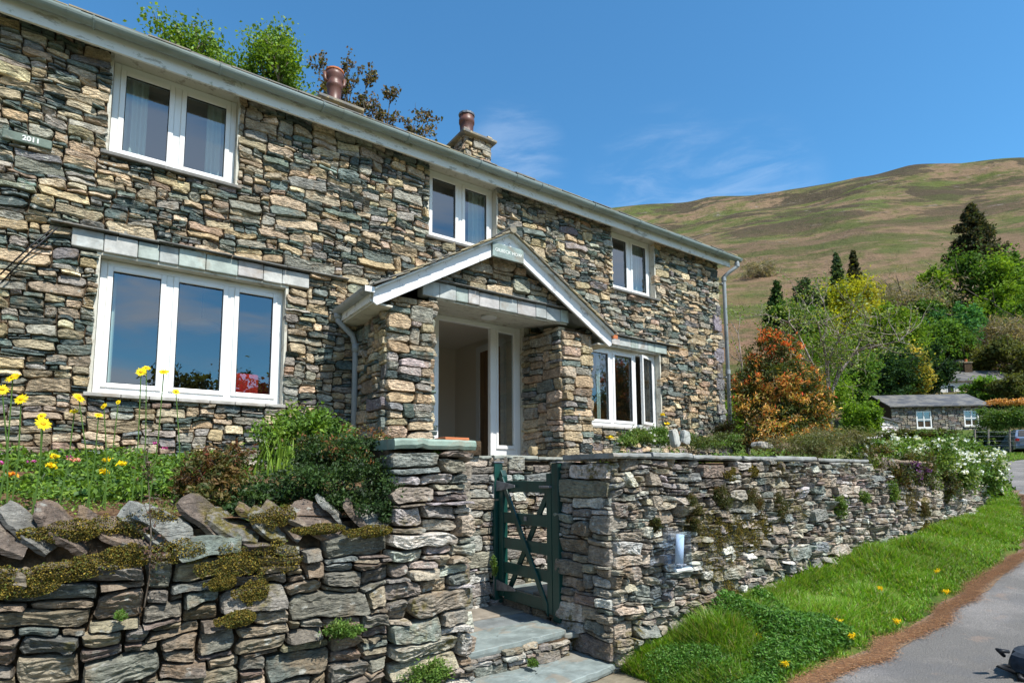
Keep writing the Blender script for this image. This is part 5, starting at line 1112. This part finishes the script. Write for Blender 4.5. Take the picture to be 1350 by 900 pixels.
for i,(x,y,w,h,lab) in enumerate(((905,665,34,42,'heathery green-brown tuft above the leaflet holder'),(945,655,44,46,'heathery green tuft above the golden moss patch'),(985,660,50,50,'wide heathery tuft right of the golden moss patch'),(1020,670,34,50,'brownish heathery tuft hanging lowest on the right wall'),(855,690,18,26,'little heathery tuft just left above the leaflet holder'),(905,690,26,26,'brown lower tuft near the leaflet holder'),(1212,672,26,34,'brown tuft under the trailing plants of the right wall'))): tuft(x,y,w,h,HT,lab,510+i,3200,.024,'heather_tuft','tuft','heathery tufts growing from the right wall',.25)
def mossy(name,items,pos,pal,seed,n=5000,leaf=.012,th=.035):
    leaf*=.8;th*=.6;n=int(n*1.5);big_=1.5 if seed==601 else 1.
    r=np.random.default_rng(seed);P=[]
    for (c,w,h) in items:
        w*=1.45*big_;h*=1.5*big_;a=r.uniform(0,6.28,n);q=np.sqrt(r.uniform(0,1,n));u=q*np.cos(a)*w/2;v=q*np.sin(a)*h/2;k=vn(np.stack([u*1,v,u*0+seed],-1),13,seed)*.7+vn(np.stack([u*1,v,u*0+seed],-1),40,seed)*.35+(1-q)>.24;u,v,q=u[k],v[k],q[k]
        P.append(pos(c,u,v,r.uniform(0.2,1,len(u))*th*(1-q*q*.8)*(1+.5*vn(np.stack([u,v,u*0],-1),25,seed))))
    P=np.concatenate(P);V,Q,C=leafmesh(P,leaf,pal,.6,seed,.5,.3);return tag(mk(name,V,Q,M['moss'],None,col=C),kind='stuff')
MS=[(.15,.11,.02),(.22,.16,.03),(.09,.075,.02),(.13,.1,.03),(.1,.12,.03)]
def mp_l(c,u,v,d): p=onY(c[0],c[1],3.02 if len(c)<3 else c[2]);return np.stack([p[0]+u,p[1]-d,p[2]+v],-1)
mossy('moss',[((345,733),.33,.14),((300,745),.2,.1),((215,728),.3,.09),((150,735),.2,.09),((60,755),.3,.07),((20,775),.2,.06),((330,778),.12,.1),((310,815),.13,.06),((180,690,3.12),.25,.1),((80,700,3.1),.2,.08),((420,697,3.05),.2,.04),((360,680,3.1),.16,.1),((485,700),.2,.05),((290,768),.1,.05)],mp_l,MS,600,2600,.011,.04)
def mp_r(c,u,v,d): p=rp(*c);return np.stack([p[0]+u,np.interp(p[0]+u,px2,py2)-.045-d,p[2]+v],-1)
mossy('moss',[((950,745),.36,.24),((940,700),.33,.16),((985,705),.25,.14),((955,780),.18,.12),((960,625),.16,.06),((985,620),.1,.06),((965,690),.4,.1),((1000,690),.2,.1),((1195,655),.3,.2),((1215,690),.2,.2)],mp_r,MS,601,3500,.012,.045)
# trailing plants and the white flowering shrub over the end of the wall
def rb(x,y,w,h,back=0,dpt=.16): p=rp(x,y);dep=float(np.dot(fw,p));return (p[0],p[1]-.05+back,p[2],w/F*dep/2,dpt,h/F*dep/2)
clump('trailing_plant','green and bronze plants trailing over the right wall beside the leaning slates','plant',[rb(1175,600,50,26,.2),rb(1150,610,30,24,.1),rb(1200,618,40,40),rb(1180,628,34,34),rb(1222,625,30,50),rb(1240,640,20,40)],9000,.04,BR+HT+HT,520,.5)
clump('flowering_shrub','mound of white flowers tumbling over the far end of the right wall','shrub',[rb(1205,590,60,30,.5,.4),rb(1240,592,70,34,.45,.4),rb(1275,600,70,44,.2,.35),rb(1290,612,50,50,.0,.3),rb(1255,620,50,50,.0,.25),rb(1290,632,34,40,-.1,.2),rb(1240,605,60,40,.1,.3)],17000,.055,BR+GR['mid'],521,.5,flowers=(420,.05,[(.8,.82,.8),(.72,.76,.72)]))
clump('aubretia','purple flowered cushion hanging under the trailing plants','plant',[rb(1192,627,14,14,-.12,.05),rb(1200,618,16,10,-.12,.05),rb(1186,612,12,8,-.12,.05)],500,.03,[(.2,.07,.25),(.12,.05,.16),(.1,.1,.05)],522,.7)
clump('stonecrop','red stonecrop growing from the far end of the right wall','plant',[rb(1307,658,14,26,-.08,.06)],500,.04,[(.4,.08,.06),(.3,.1,.06)],523,.6)
clump('grassy_clump','dry grassy plants on top of the right wall behind the leaning slates','plant',[rb(1120,580,50,30,.7,.4),rb(1160,572,60,30,.8,.4),rb(1190,575,40,30,.7,.3),rb(1125,590,30,20,.4,.2)],8000,.06,[(.16,.16,.06),(.1,.13,.03),(.2,.17,.09)],524,.15)
clump('green_clump','green mound with small white flowers on the right wall under the open window','plant',[lp_(845,578,4.2,.18,.09),lp_(868,575,4.3,.16,.1),lp_(825,582,4.1,.1,.05)],6000,.026,BR+GR['mid'],525,.5,flowers=(26,.02,[(.8,.8,.78)]))
clump('green_clump','low green plants between the pale stones and the boulders on the right wall','plant',[lp_(925,583,4.4,.25,.07),lp_(955,580,4.6,.25,.09),lp_(905,578,4.6,.12,.07)],5000,.028,GR['mid']+GR['olive'],526,.5)
clump('low_bush','olive bronze bush at the foot of the house downpipe','shrub',[lp_(975,582,5.2,.3,.12),lp_(995,575,5.2,.25,.14),lp_(960,570,5.6,.25,.16)],5000,.04,GR['olive']+HT,527,.5)
# left wall tufts
for i,(x,y,w,h,lab) in enumerate(((450,828,.16,.07,'green tuft rooted in the left wall below the dark shrub'),(565,885,.22,.1,'leafy weeds at the foot of the stone pier'),(158,425+385,.03,.02,'tiny green sprig in a joint of the left wall'),(575,598,.05,.02,'small green tuft at the edge of the pier slab'),(700,872,.05,.04,'little green plant on the slate step riser'),(650,745,.04,.14,'creeper hanging beside the gate hinge post'))):
    Y={4:3.42,5:4.6,3:3.15}.get(i,3.0);q=onY(x,y,Y);clump('weed',lab,'plant',[(q[0],q[1],q[2],w*.6,.04,h*.6),(q[0]+w*.3,q[1]-.02,q[2]-h*.2,w*.4,.04,h*.4)],int(500+w*5000),.022,BR+GR['mid'],530+i,.4,'weeds in walls and steps')
# tall weed in front of the left wall
q=onY(197,700,2.95);rs=np.random.default_rng(77);t=empty('weed',(q[0],2.95,-.55),'thin reddish brown weed with a wiry stem standing before the left wall','plant')
P=[onY(x,y,Y) for x,y,Y in ((190,800,2.98),(197,760,2.95),(199,700,2.93),(196,640,2.93),(193,600,2.95))];out=[(P,[.0035,.003,.003,.002,.001])];tp=[]
for k in range(26):
    f=rs.uniform(.1,1)**.7*4;i=min(int(f),3);p=P[i]+(P[i+1]-P[i])*(f-i);e=p+rs.normal(0,.035,3)+(0,-.01,.03);out.append(([p,e],[.0015,.001]));tp+=[e,(p+e)/2]
limbmesh('stem',t,out,'bark',4);V,Q,C=leafmesh(np.repeat(np.array(tp),4,0)+rs.normal(0,.012,(len(tp)*4,3)),.02,[(.13,.07,.05),(.08,.09,.03),(.1,.06,.05)],.5,78);mk('leaves',V,Q,M['leaf'],t,col=C)
# ---- verge grass
def blades(name,x,y,z,h,w,pal,seed,lean_=.5):
    r=np.random.default_rng(seed);n=len(x);th=r.uniform(0,6.283,n);d=np.stack([np.cos(th),np.sin(th),0*th],-1);s_=np.stack([-d[:,1],d[:,0],0*th],-1);H=h*r.uniform(.6,1.25,n);ln=H*r.uniform(.1,lean_*2,n)
    b_=np.stack([x,y,z],-1);u=np.array([0,0,1.]);ww=(w*r.uniform(.7,1.3,n))[:,None]
    V=np.stack([b_-s_*ww/2,b_+s_*ww/2,b_+s_*ww*.4+d*(ln*.35)[:,None]+u*(H*.6)[:,None],b_-s_*ww*.4+d*(ln*.35)[:,None]+u*(H*.6)[:,None],b_+d*ln[:,None]+u*(H*(1-.15*lean_))[:,None]],1).reshape(-1,3)
    i=np.arange(n)[:,None]*5;q=i+np.array([[0,1,2,3]]);t3=i+np.array([[3,2,4]]);pal=np.array(pal);C=pal[r.integers(0,len(pal),n)]*(1+r.normal(0,.18,(n,1)));C*=1+.25*vn(b_,1.6,seed)[:,None]
    return tag(mk(name,V,[q,t3],M['grass'],None,col=np.repeat(np.clip(C,.01,.8),5,0)),kind='stuff')
r=np.random.default_rng(90);n=150000;x=3.3+(12.5)*r.uniform(0,1,n)**1.5;wy=np.interp(x,px2,py2);e_=ey(x);f=r.uniform(0,1,n);y=e_+.05+(wy-.02-e_-.05)*f
k=(vn(np.stack([x,y,x*0],-1),5,91)*.25+f+r.uniform(-.12,.12,n)>.08);x,y,f=x[k],y[k],f[k]
GP=[(.13,.28,.018),(.17,.32,.025),(.11,.24,.018),(.22,.34,.045),(.13,.27,.02),(.3,.3,.12)]
hh=(.05+.14*np.clip(f*1.5,0,1)*np.interp(x,[3,8,12],[1.5,1.1,.8]))*(.75+.5*vn(np.stack([x,y,x*0],-1),2.5,92));blades('verge_grass',x,y,G(x,y)-.02,hh,.0065+.0006*x,GP,93)
n=30000;x=r.uniform(14,45,n);y=ey(x)+r.uniform(.1,7,n);blades('field_grass',x,y,G(x,y)-.03,np.full(n,.13),.03,GP+[(.16,.17,.05)],94)
n=9000;x=r.uniform(3.3,6,n);dd=r.uniform(-.1,.12,n);blades('verge_grass',x,np.interp(x,px2,py2)-.08+dd*.5,G(x,3.05+0*x)-.03,np.full(n,.16),.007,GP,95)
# broad leaved weeds at the near end of the verge
cover('goosegrass',3.3,4.9,2.2,3.02,lambda x,y:G(x,y)+.02,42000,.034,[(.07,.19,.025),(.1,.24,.035),(.06,.15,.025),(.15,.28,.05)],96,.24,.4,dens=-1.3)
# needles along the lane edge
n=70000;x=3+12*r.uniform(0,1,n)**1.3;y=ey(x)+r.normal(0,.045,n)-.06*vn(np.stack([x,x*0,x*0],-1),2.5,97);z=G(x,np.minimum(y,ey(x)+.2))+.02+r.uniform(0,.015,n)
th=r.uniform(0,3.14,n);L_=r.uniform(.012,.03,n);d=np.stack([np.cos(th)*L_,np.sin(th)*L_,0*th],-1)/2;s_=np.stack([-np.sin(th),np.cos(th),0*th],-1)*.0016;P=np.stack([x,y,z],-1)
V=np.stack([P-d-s_,P-d+s_,P+d+s_,P+d-s_],1).reshape(-1,3);C=np.array([(.34,.17,.08),(.26,.13,.07),(.42,.25,.13),(.2,.12,.08),(.3,.24,.18)])[r.integers(0,4,n)]*r.uniform(.7,1.2,(n,1))
tag(mk('fallen_needles',V,np.arange(4*n).reshape(n,4),M['moss'],None,col=np.repeat(C,4,0)),kind='stuff')
us=np.linspace(2.5,16,120);V=[];
for u in us:
    a=.03+.07*float(vn(np.array([u,1.,0]),3.2,98));b_=.04+.07*float(vn(np.array([u,5.,0]),2.8,99));V+=[(u,float(ey(u))+.1+a*.6,float(G(u,ey(u)+.05))+.006),(u,float(ey(u))-b_,float(G(u,ey(u)-.1))+.018)]
Q=[(2*i+1,2*i+3,2*i+2,2*i) for i in range(119)]
t_=MT('needle litter',.95,.05);t_.col(t_.mix(t_.mr(t_.noise(30,5,.7),.35,.65),(.25,.165,.1),(.15,.125,.1))).bump(t_.noise(60,4),.8,.01);M['litter']=t_.m
tag(mk('verge_litter',V,np.array(Q),M['litter']),kind='structure')
# dandelions
def ground_hit(x,y,h=.12):
    d=ray(x,y);d=d/np.hypot(d[0],d[1])
    for t_ in np.linspace(2,20,1500):
        p=d*t_
        if p[2]<=float(G(p[0],p[1]))+h: return p
    return p
DD=[(942,825,'nearest the wall, above the leafy weeds'),(1000,838,'with a bent stem beside the leafy weeds'),(1008,825,'seen edge on just above the bent-stemmed one'),(1034,874,'lowest, close to the bottom of the photo'),(1104,818,'left of a close pair near the needles'),(1123,837,'largest, right of a close pair near the needles'),(1160,775,'alone in the middle of the verge'),(1182,818,'small, beside the needle litter'),(1235,752,'farthest up the verge'),(1248,779,'small, near the lane edge beyond the middle one')]
t_=MT('green stalk',.6,.2);t_.col((.08,.15,.03));M['stemm']=t_.m
for i,(x,y,lab) in enumerate(DD):
    rs=np.random.default_rng(700+i);q=ground_hit(x,y,.13);g=float(G(q[0],q[1]));t=empty('dandelion',(q[0],q[1]+.02,g),'yellow dandelion in the verge grass, '+lab,'flower','dandelions in the verge grass')
    B().tube([(q[0],q[1]+.02,g),(q[0]+.005,q[1]+.01,(g+q[2])/2),(q[0],q[1],q[2])],[.0025]*3,5).mk('stem',M['stemm'],t)
    P=q+rs.normal(0,1,(90,3))*(.016,.012,.009);V,Q,C=leafmesh(P,.02,[(.88,.62,.01)],.3,i,1.2,.06);mk('flower_head',V,Q,M['petal'],t,col=C)
for o in bpy.data.objects:
    if o.type=='MESH' and o.name.startswith('stem') and o.data.materials and o.data.materials[0]==M['gate']: o.data.materials[0]=M['stemm']
# ================================================================== SMALL STONES
def rock(name,c,r3_,col,label,cat,seed,grp=None,ang=0,mat='slab'):
    bm=[];n,mm=18,12;V=[]
    for i in range(mm+1):
        for j in range(n):
            a=math.pi*i/mm;b_=2*math.pi*j/n;V.append((math.sin(a)*math.cos(b_),math.sin(a)*math.sin(b_),math.cos(a)))
    V=np.array(V);V=V*(1+.22*fbm(V+seed,1.2,3,seed)[:,None]);V=V/np.abs(V).max(1,keepdims=True)**(.65);V=(V+.12*vn(V*1.0+seed*2,2.3,seed+4)[:,None]*V)*np.array(r3_);ca,sa=math.cos(ang),math.sin(ang);V[:,0],V[:,2]=V[:,0]*ca-V[:,2]*sa,V[:,0]*sa+V[:,2]*ca
    V=V+np.array(c);i=np.arange(len(V)).reshape(mm+1,n);q=np.stack([i[:-1],np.roll(i[:-1],-1,1),np.roll(i[1:],-1,1),i[1:]],-1).reshape(-1,4)[:,::-1]
    return tag(mk(name,V,q,M[mat],None,col=np.tile(col,(len(V),1)),smooth=False),label,cat,grp)
RG='loose stones on the right wall'
q=onY(889,577,4.0);rock('stone',q,(.05,.04,.1),(.42,.42,.38),'pale upright white stone on the right wall, left of its pair','stone',1,RG,.25)
q=onY(903,577,4.05);rock('stone',q,(.06,.04,.08),(.36,.37,.34),'pale tilted white stone on the right wall, right of its pair','stone',2,RG,-.3)
q=onY(1005,588,4.2);rock('stone',q,(.16,.1,.05),(.4,.38,.34),'flat pale grey stone left of the rounded tan boulder','stone',3,RG,-.1)
q=onY(1037,591,4.2);rock('stone',q,(.17,.12,.075),(.36,.23,.16),'rounded tan boulder below the flame-coloured shrub','stone',4,RG)
q=onY(703,594,4.9);rock('stone',q,(.045,.045,.05),(.32,.24,.13),'round tan stone standing on the terrace coping by the door','stone',5,RG)
q=onY(596,577,4.85);b=B().box(q[0]-.13,q[0]+.14,4.75,4.98,q[2]-.03,q[2]);tag(mk('clay_tile',np.array(b.v),b.f,M['clay'],bevel=.006),'flat orange clay tile lying above the pier slab','tile')
b=B().box(q[0]-.3,q[0]+.25,4.7,5.0,.2,q[2]-.032);tag(mk('plinth',np.array(b.v),b.f,M['joint'],bevel=.01),'low dark stone ledge under the orange clay tile','ledge')
# old cables on the wall
for i,(p0,p1,p2_) in enumerate((((76,300),(40,332),(2,372)),((68,302),(36,328),(0,362)))):
    P=[onY(x,y,FY-.07) for x,y in (p0,p1,p2_)];b=B().tube(P,.006,6);tag(mk('cable',np.array(b.v),b.f,M['black'],smooth=True),['thin black cable on the wall left of the lintel, lower of two','thin black cable on the wall left of the lintel, upper of two'][i],'cable','thin cables on the house wall')
# dark bundle on the lane
q=ground_hit(1345,893,.0);gz=float(G(q[0],q[1]))+.02
t=empty('bag',(q[0],q[1],gz),'dark blue cloth bag with black straps lying on the lane at the bottom right corner','bag')
t_=MT('dark blue cloth',.8,.2);t_.col(t_.mix(t_.mr(t_.noise(9,4),.35,.65),(.02,.028,.04),(.05,.065,.085)));M['cloth']=t_.m
o=rock('body',(q[0]+.08,q[1]-.06,gz+.08),(.15,.12,.085),(.02,.03,.05),None,None,11);o.parent=t;o.location=o.location-Vector(WL['bag']);o.data.materials.clear();o.data.materials.append(M['cloth'])
for k,(a,c,d) in enumerate((((-.1,.1,.2),(-.2,.12,.27),(-.12,.05,.26)),((-.12,.06,.1),(-.3,.1,.13),(-.14,.02,.05)),((-.1,-.02,.04),(-.2,-.05,.01),(-.16,-.1,.0)))):
    B().tube([np.array(q)*[1,1,0]+np.array([0,0,gz])+np.array(v)*.6 for v in(a,c,d)],[.012,.02,.012],8).mk('strap',M['black'],t,smooth=True)
# ================================================================== FAR BUILDINGS, HEDGES, CAR
def frame(px_,py_,r,yaw_off=0):
    """origin and axes of a building whose front faces the camera"""
    o=onR(px_,py_,r);d=np.array([fw[0],fw[1],0]);c,s=math.cos(yaw_off),math.sin(yaw_off);d=np.array([d[0]*c-d[1]*s,d[0]*s+d[1]*c,0]);rgt=np.array([d[1],-d[0],0]);return o,rgt,d
def FT(o,rgt,d): return lambda p: o+p[:,0:1]*rgt+p[:,1:2]*d+p[:,2:3]*np.array([0,0,1.])
def fmk(b,T,name,mat,parent,**k): return mk(name,T(np.array(b.v)),b.f,mat,parent,**k)
def faredge(o,rgt,d): return lambda u,v,dd: o+np.stack([u],-1)*rgt-np.stack([dd],-1)*d+np.stack([v],-1)*np.array([0,0,1.])
o,rgt,dv=frame(1240,578,62,rad(-6));o=o+np.array([0,0,.15]);T=FT(o,rgt,dv)
ob=empty('outbuilding',o,'long single-storey stone outbuilding with grey slate roof and two white windows','building')
W_=3.9;H_=2.75
fmk(B().box(-W_,W_,.1,5,-.8,H_),T,'wall',M['joint'],ob)
rc=cut(shift(pack(2*W_,H_+.3,None,1.9,seed=91,wmax=.6),-W_,-.3),[(-1.9,-.55,.75,2.35),(2.0,3.3,.9,2.35)])
skin('wall_stone',ob,M['far_stone'],rc,faredge(o,rgt,dv),[((.16,.13,.11),2),((.22,.19,.15),2),((.11,.11,.11),2),((.3,.28,.24),1)],A=8,R=3,seed=92,prot=(.02,.07))
b=B().prism([(-.35,H_-.1),(-.35,H_),(2.6,H_+1.35),(5.3,H_),(5.3,H_-.1),(2.6,H_+1.22)],0,-W_-.25,W_+.25);fmk(b,T,'roof',M['far_roof'],ob)
fmk(B().box(-W_-.02,-W_+.1,.08,5,-.8,H_).prism([(.1,H_),(5,H_),(2.6,H_+1.2)],0,-W_,-W_+.1),T,'gable',M['black'],ob)
for x0,x1,z0,z1 in((-1.85,-.6,.8,2.3),(2.05,3.25,.95,2.3)):
    b=B().box(x0,x1,.0,.08,z0,z0+.1).box(x0,x1,.0,.08,z1-.1,z1).box(x0,x0+.1,.0,.08,z0+.1,z1-.1).box(x1-.1,x1,0,.08,z0+.1,z1-.1).box((x0+x1)/2-.04,(x0+x1)/2+.04,0,.08,z0+.1,z1-.1).box(x0+.1,(x0+x1)/2-.04,0,.08,(z0+z1)/2-.04,(z0+z1)/2+.04).box((x0+x1)/2+.04,x1-.1,0,.08,(z0+z1)/2-.04,(z0+z1)/2+.04)
    wn_=fmk(b,T,'window',M['upvc'],ob);fmk(B().box(x0+.1,x1-.1,.05,.07,z0+.1,z1-.1),T,'pane',M['glass'],wn_);fmk(B().box(x0-.1,x1+.1,-.12,.05,z0-.12,z0-.01),T,'sill',M['reveal'],wn_)
# lean-to
o,rgt,dv=frame(1164,580,56,rad(8));o=o-np.array([0,0,.3]);T=FT(o,rgt,dv);lt=empty('lean_to_shed',o,'whitewashed rough stone shed end with a slate lean-to roof left of the outbuilding','shed')
rc=pack(3.0,2.5,None,1.9,seed=95,wmax=.5);skin('wall_stone',lt,M['far_stone'],[q for q in shift(rc,-1.5,0) if (q[2]+q[3])/2<2.4-.35*((q[0]+q[1])/2+1.5)*.5],faredge(o,rgt,dv),[((.5,.48,.46),3),((.3,.27,.24),1),((.6,.58,.56),2)],A=8,R=3,seed=96,prot=(.02,.08))
fmk(B().prism([(-1.5,-.6),(1.5,-.6),(1.5,1.75),(-1.5,2.5)],1,.08,2.5),T,'wall',M['joint'],lt)
fmk(B().prism([(-1.7,2.55),(1.7,1.7),(1.7,1.8),(-1.7,2.7)],1,-.2,2.8),T,'roof',M['far_roof'],lt)
# white cottage behind
o,rgt,dv=frame(1276,518,92,rad(-6));o=o-np.array([0,0,1.0]);T=FT(o,rgt,dv);wc=empty('white_cottage',o,'white rendered cottage with a grey slate roof and stone chimney among the trees','cottage')
t_=MT('white render',.9,.1);t_.col((.62,.6,.55));M['render']=t_.m
fmk(B().box(-3.2,5.2,0,5,-1,2.6),T,'wall',M['render'],wc)
fmk(B().prism([(-.4,2.5),(2.5,4.1),(5.4,2.5),(5.4,2.6),(2.5,4.25),(-.4,2.62)],0,-3.5,5.5),T,'roof',M['far_roof'],wc)
ch=fmk(B().box(1.3,2.2,2.1,2.9,3.6,5.3),T,'chimney',M['joint'],wc);fmk(B().box(1.22,2.28,2.02,2.98,5.3,5.42),T,'chimney_cap',M['roof'],ch);fmk(B().tube([(1.75,2.5,5.42),(1.75,2.5,5.85)],.16,8),T,'chimney_pot',M['clay'],ch)
for x in(-2,.0,3.4):
    w_=fmk(B().box(x-.45,x+.45,-.03,.0,1.0,2.1),T,'window',M['upvc'],wc);fmk(B().box(x-.36,x+.36,-.04,-.031,1.09,2.01),T,'pane',M['black'],w_)
# hedge and azalea
def hedge(px0,px1,py0,py1,r,label,n,seed,pal,dpt=.9,leaf=.12,name='hedge',cat='hedge'):
    bl=[];k=max(3,int((px1-px0)/14))
    for i in range(k+1):
        x=px0+(px1-px0)*i/k;a=onR(x,py0,r);b_=onR(x,py1,r);h=(a[2]-b_[2])/2;w=(px1-px0)/k/F*float(np.dot(fw,a));bl.append((a[0],a[1],(a[2]+b_[2])/2,max(w,.5)*.8,dpt,h*.85))
    return clump(name,label,cat,bl,n,leaf,pal,seed,.6)
hedge(1303,1375,538,566,50,'clipped bright green hedge in front of the outbuilding at the right',16000,800,BR+GR['mid'],1.0)
hedge(1312,1345,525,534,53,'orange flowering azalea behind the clipped hedge','x' and 2600,801,[(.7,.36,.12),(.75,.42,.2),(.5,.3,.1)],.5,.12,'azalea','shrub')
hedge(1175,1240,566,580,30,'mixed green and bronze bushes in front of the outbuilding wall',7000,802,BR+HT,.8,.1,'bushes_row','bushes')
hedge(1290,1360,566,590,51,'dark green hedge base below the clipped hedge behind the wire fence',6000,803,GR['dark'],.7,.13)
# fence
fn=empty('fence',onR(1320,588,46),'thin post and wire fence below the clipped hedge at the right','fence')
for x in(1285,1303,1331,1358): P=onR(x,590,46);B().tube([P-np.array([0,0,.3]),onR(x,566,46)],.05,6).mk('post',M['pale'],fn)
for y in(569,575,581,587): B().tube([onR(1280,y,46),onR(1365,y,46)],.012,4).mk('wire',M['iron'],fn)
# field wall fragments on the slope
q=onR(1262,480,100);rock('boulder',q,(1.6,1,.5),(.3,.28,.24),'pale heap of stones on the slope above the white cottage roof','stones',21)
# car
t_=MT('silver blue car paint',.25,.6);t_.b.inputs['Metallic'].default_value=.4;t_.b.inputs['Coat Weight'].default_value=.6;t_.col((.2,.25,.33));M['paint']=t_.m
t_=MT('yellow plate',.5,.3);t_.col((.75,.55,.03));M['plate']=t_.m
t_=MT('tail lamp',.3,.4);t_.col((.4,.02,.02));M['tail']=t_.m
cc=onR(1340,612,46);cz=float(G(cc[0],cc[1]));ang=rad(12);dv=np.array([cc[0],cc[1],0]);dv/=np.linalg.norm(dv);c_,s__=math.cos(ang),math.sin(ang);dv=np.array([dv[0]*c_-dv[1]*s__,dv[0]*s__+dv[1]*c_,0]);rgt=np.array([dv[1],-dv[0],0]);cz=max(cz,cc[2]-.1)
oc=np.array([cc[0],cc[1],cz])+rgt*.87;T=FT(oc,rgt,dv);car=empty('parked_car',oc,'silver blue hatchback seen from behind, cut by the right edge of the photo','car')
def sect(hw,z0,z1,y): return [(-hw,y,z0),(-hw*1.0,y,z0+.25),(-hw*.97,y,z1-.12),(-hw*.86,y,z1),(hw*.86,y,z1),(hw*.97,y,z1-.12),(hw,y,z0+.25),(hw,y,z0)]
b=B();S=[sect(.8,.32,.9,0),sect(.86,.22,.98,.12),sect(.87,.2,1.0,.7),sect(.87,.2,1.0,2.8),sect(.85,.2,.95,3.2),sect(.8,.24,.75,4.1),sect(.7,.3,.62,4.25)]
for s_ in S: b.v+=[np.array(p,float) for p in s_]
b.f=[(i*8+j,i*8+(j+1)%8,i*8+8+(j+1)%8,i*8+8+j) for i in range(6) for j in range(8)]+[tuple(range(8))[::-1],tuple(48+j for j in range(8))]
fmk(b,T,'body',M['paint'],car,bevel=.03)
b=B();S=[[(-.8,.15,.97),(-.62,.55,1.42),(.62,.55,1.42),(.8,.15,.97)],[(-.82,1.2,.98),(-.64,1.2,1.47),(.64,1.2,1.47),(.82,1.2,.98)],[(-.82,2.3,.98),(-.62,2.1,1.43),(.62,2.1,1.43),(.82,2.3,.98)],[(-.78,3.1,.94),(-.6,2.4,1.36),(.6,2.4,1.36),(.78,3.1,.94)]]
for s_ in S: b.v+=[np.array(p,float) for p in s_]
b.f=[(i*4+j,i*4+(j+1)%4,i*4+4+(j+1)%4,i*4+4+j) for i in range(3) for j in range(4)]+[(3,2,1,0),(12,13,14,15)]
fmk(b,T,'cabin',M['paint'],car,bevel=.03)
fmk(B().hull8([(-.62,.165,1.02),(.62,.165,1.02),(.52,.5,1.385),(-.52,.5,1.385),(-.62,.14,1.02),(.62,.14,1.02),(.52,.475,1.39),(-.52,.475,1.39)]),T,'rear_window',M['black'],car)
fmk(B().box(-.26,.26,-.03,-.01,.62,.74),T,'number_plate',M['plate'],car)
for s_ in(-1,1):
    fmk(B().box(s_*.72-.09,s_*.72+.09,-.02,.1,.7,.88),T,'tail_light',M['tail'],car)
    for yy in(.75,3.4):
        w_=fmk(B().tube([(s_*.72,yy,.3),(s_*.89,yy,.3)],.3,20),T,'wheel',M['black'],car);fmk(B().tube([(s_*.885,yy,.3),(s_*.9,yy,.3)],.18,12),T,'hubcap',M['iron'],w_)
fmk(B().box(-.84,.84,-.06,.1,.26,.5),T,'bumper',M['paint'],car,bevel=.03)
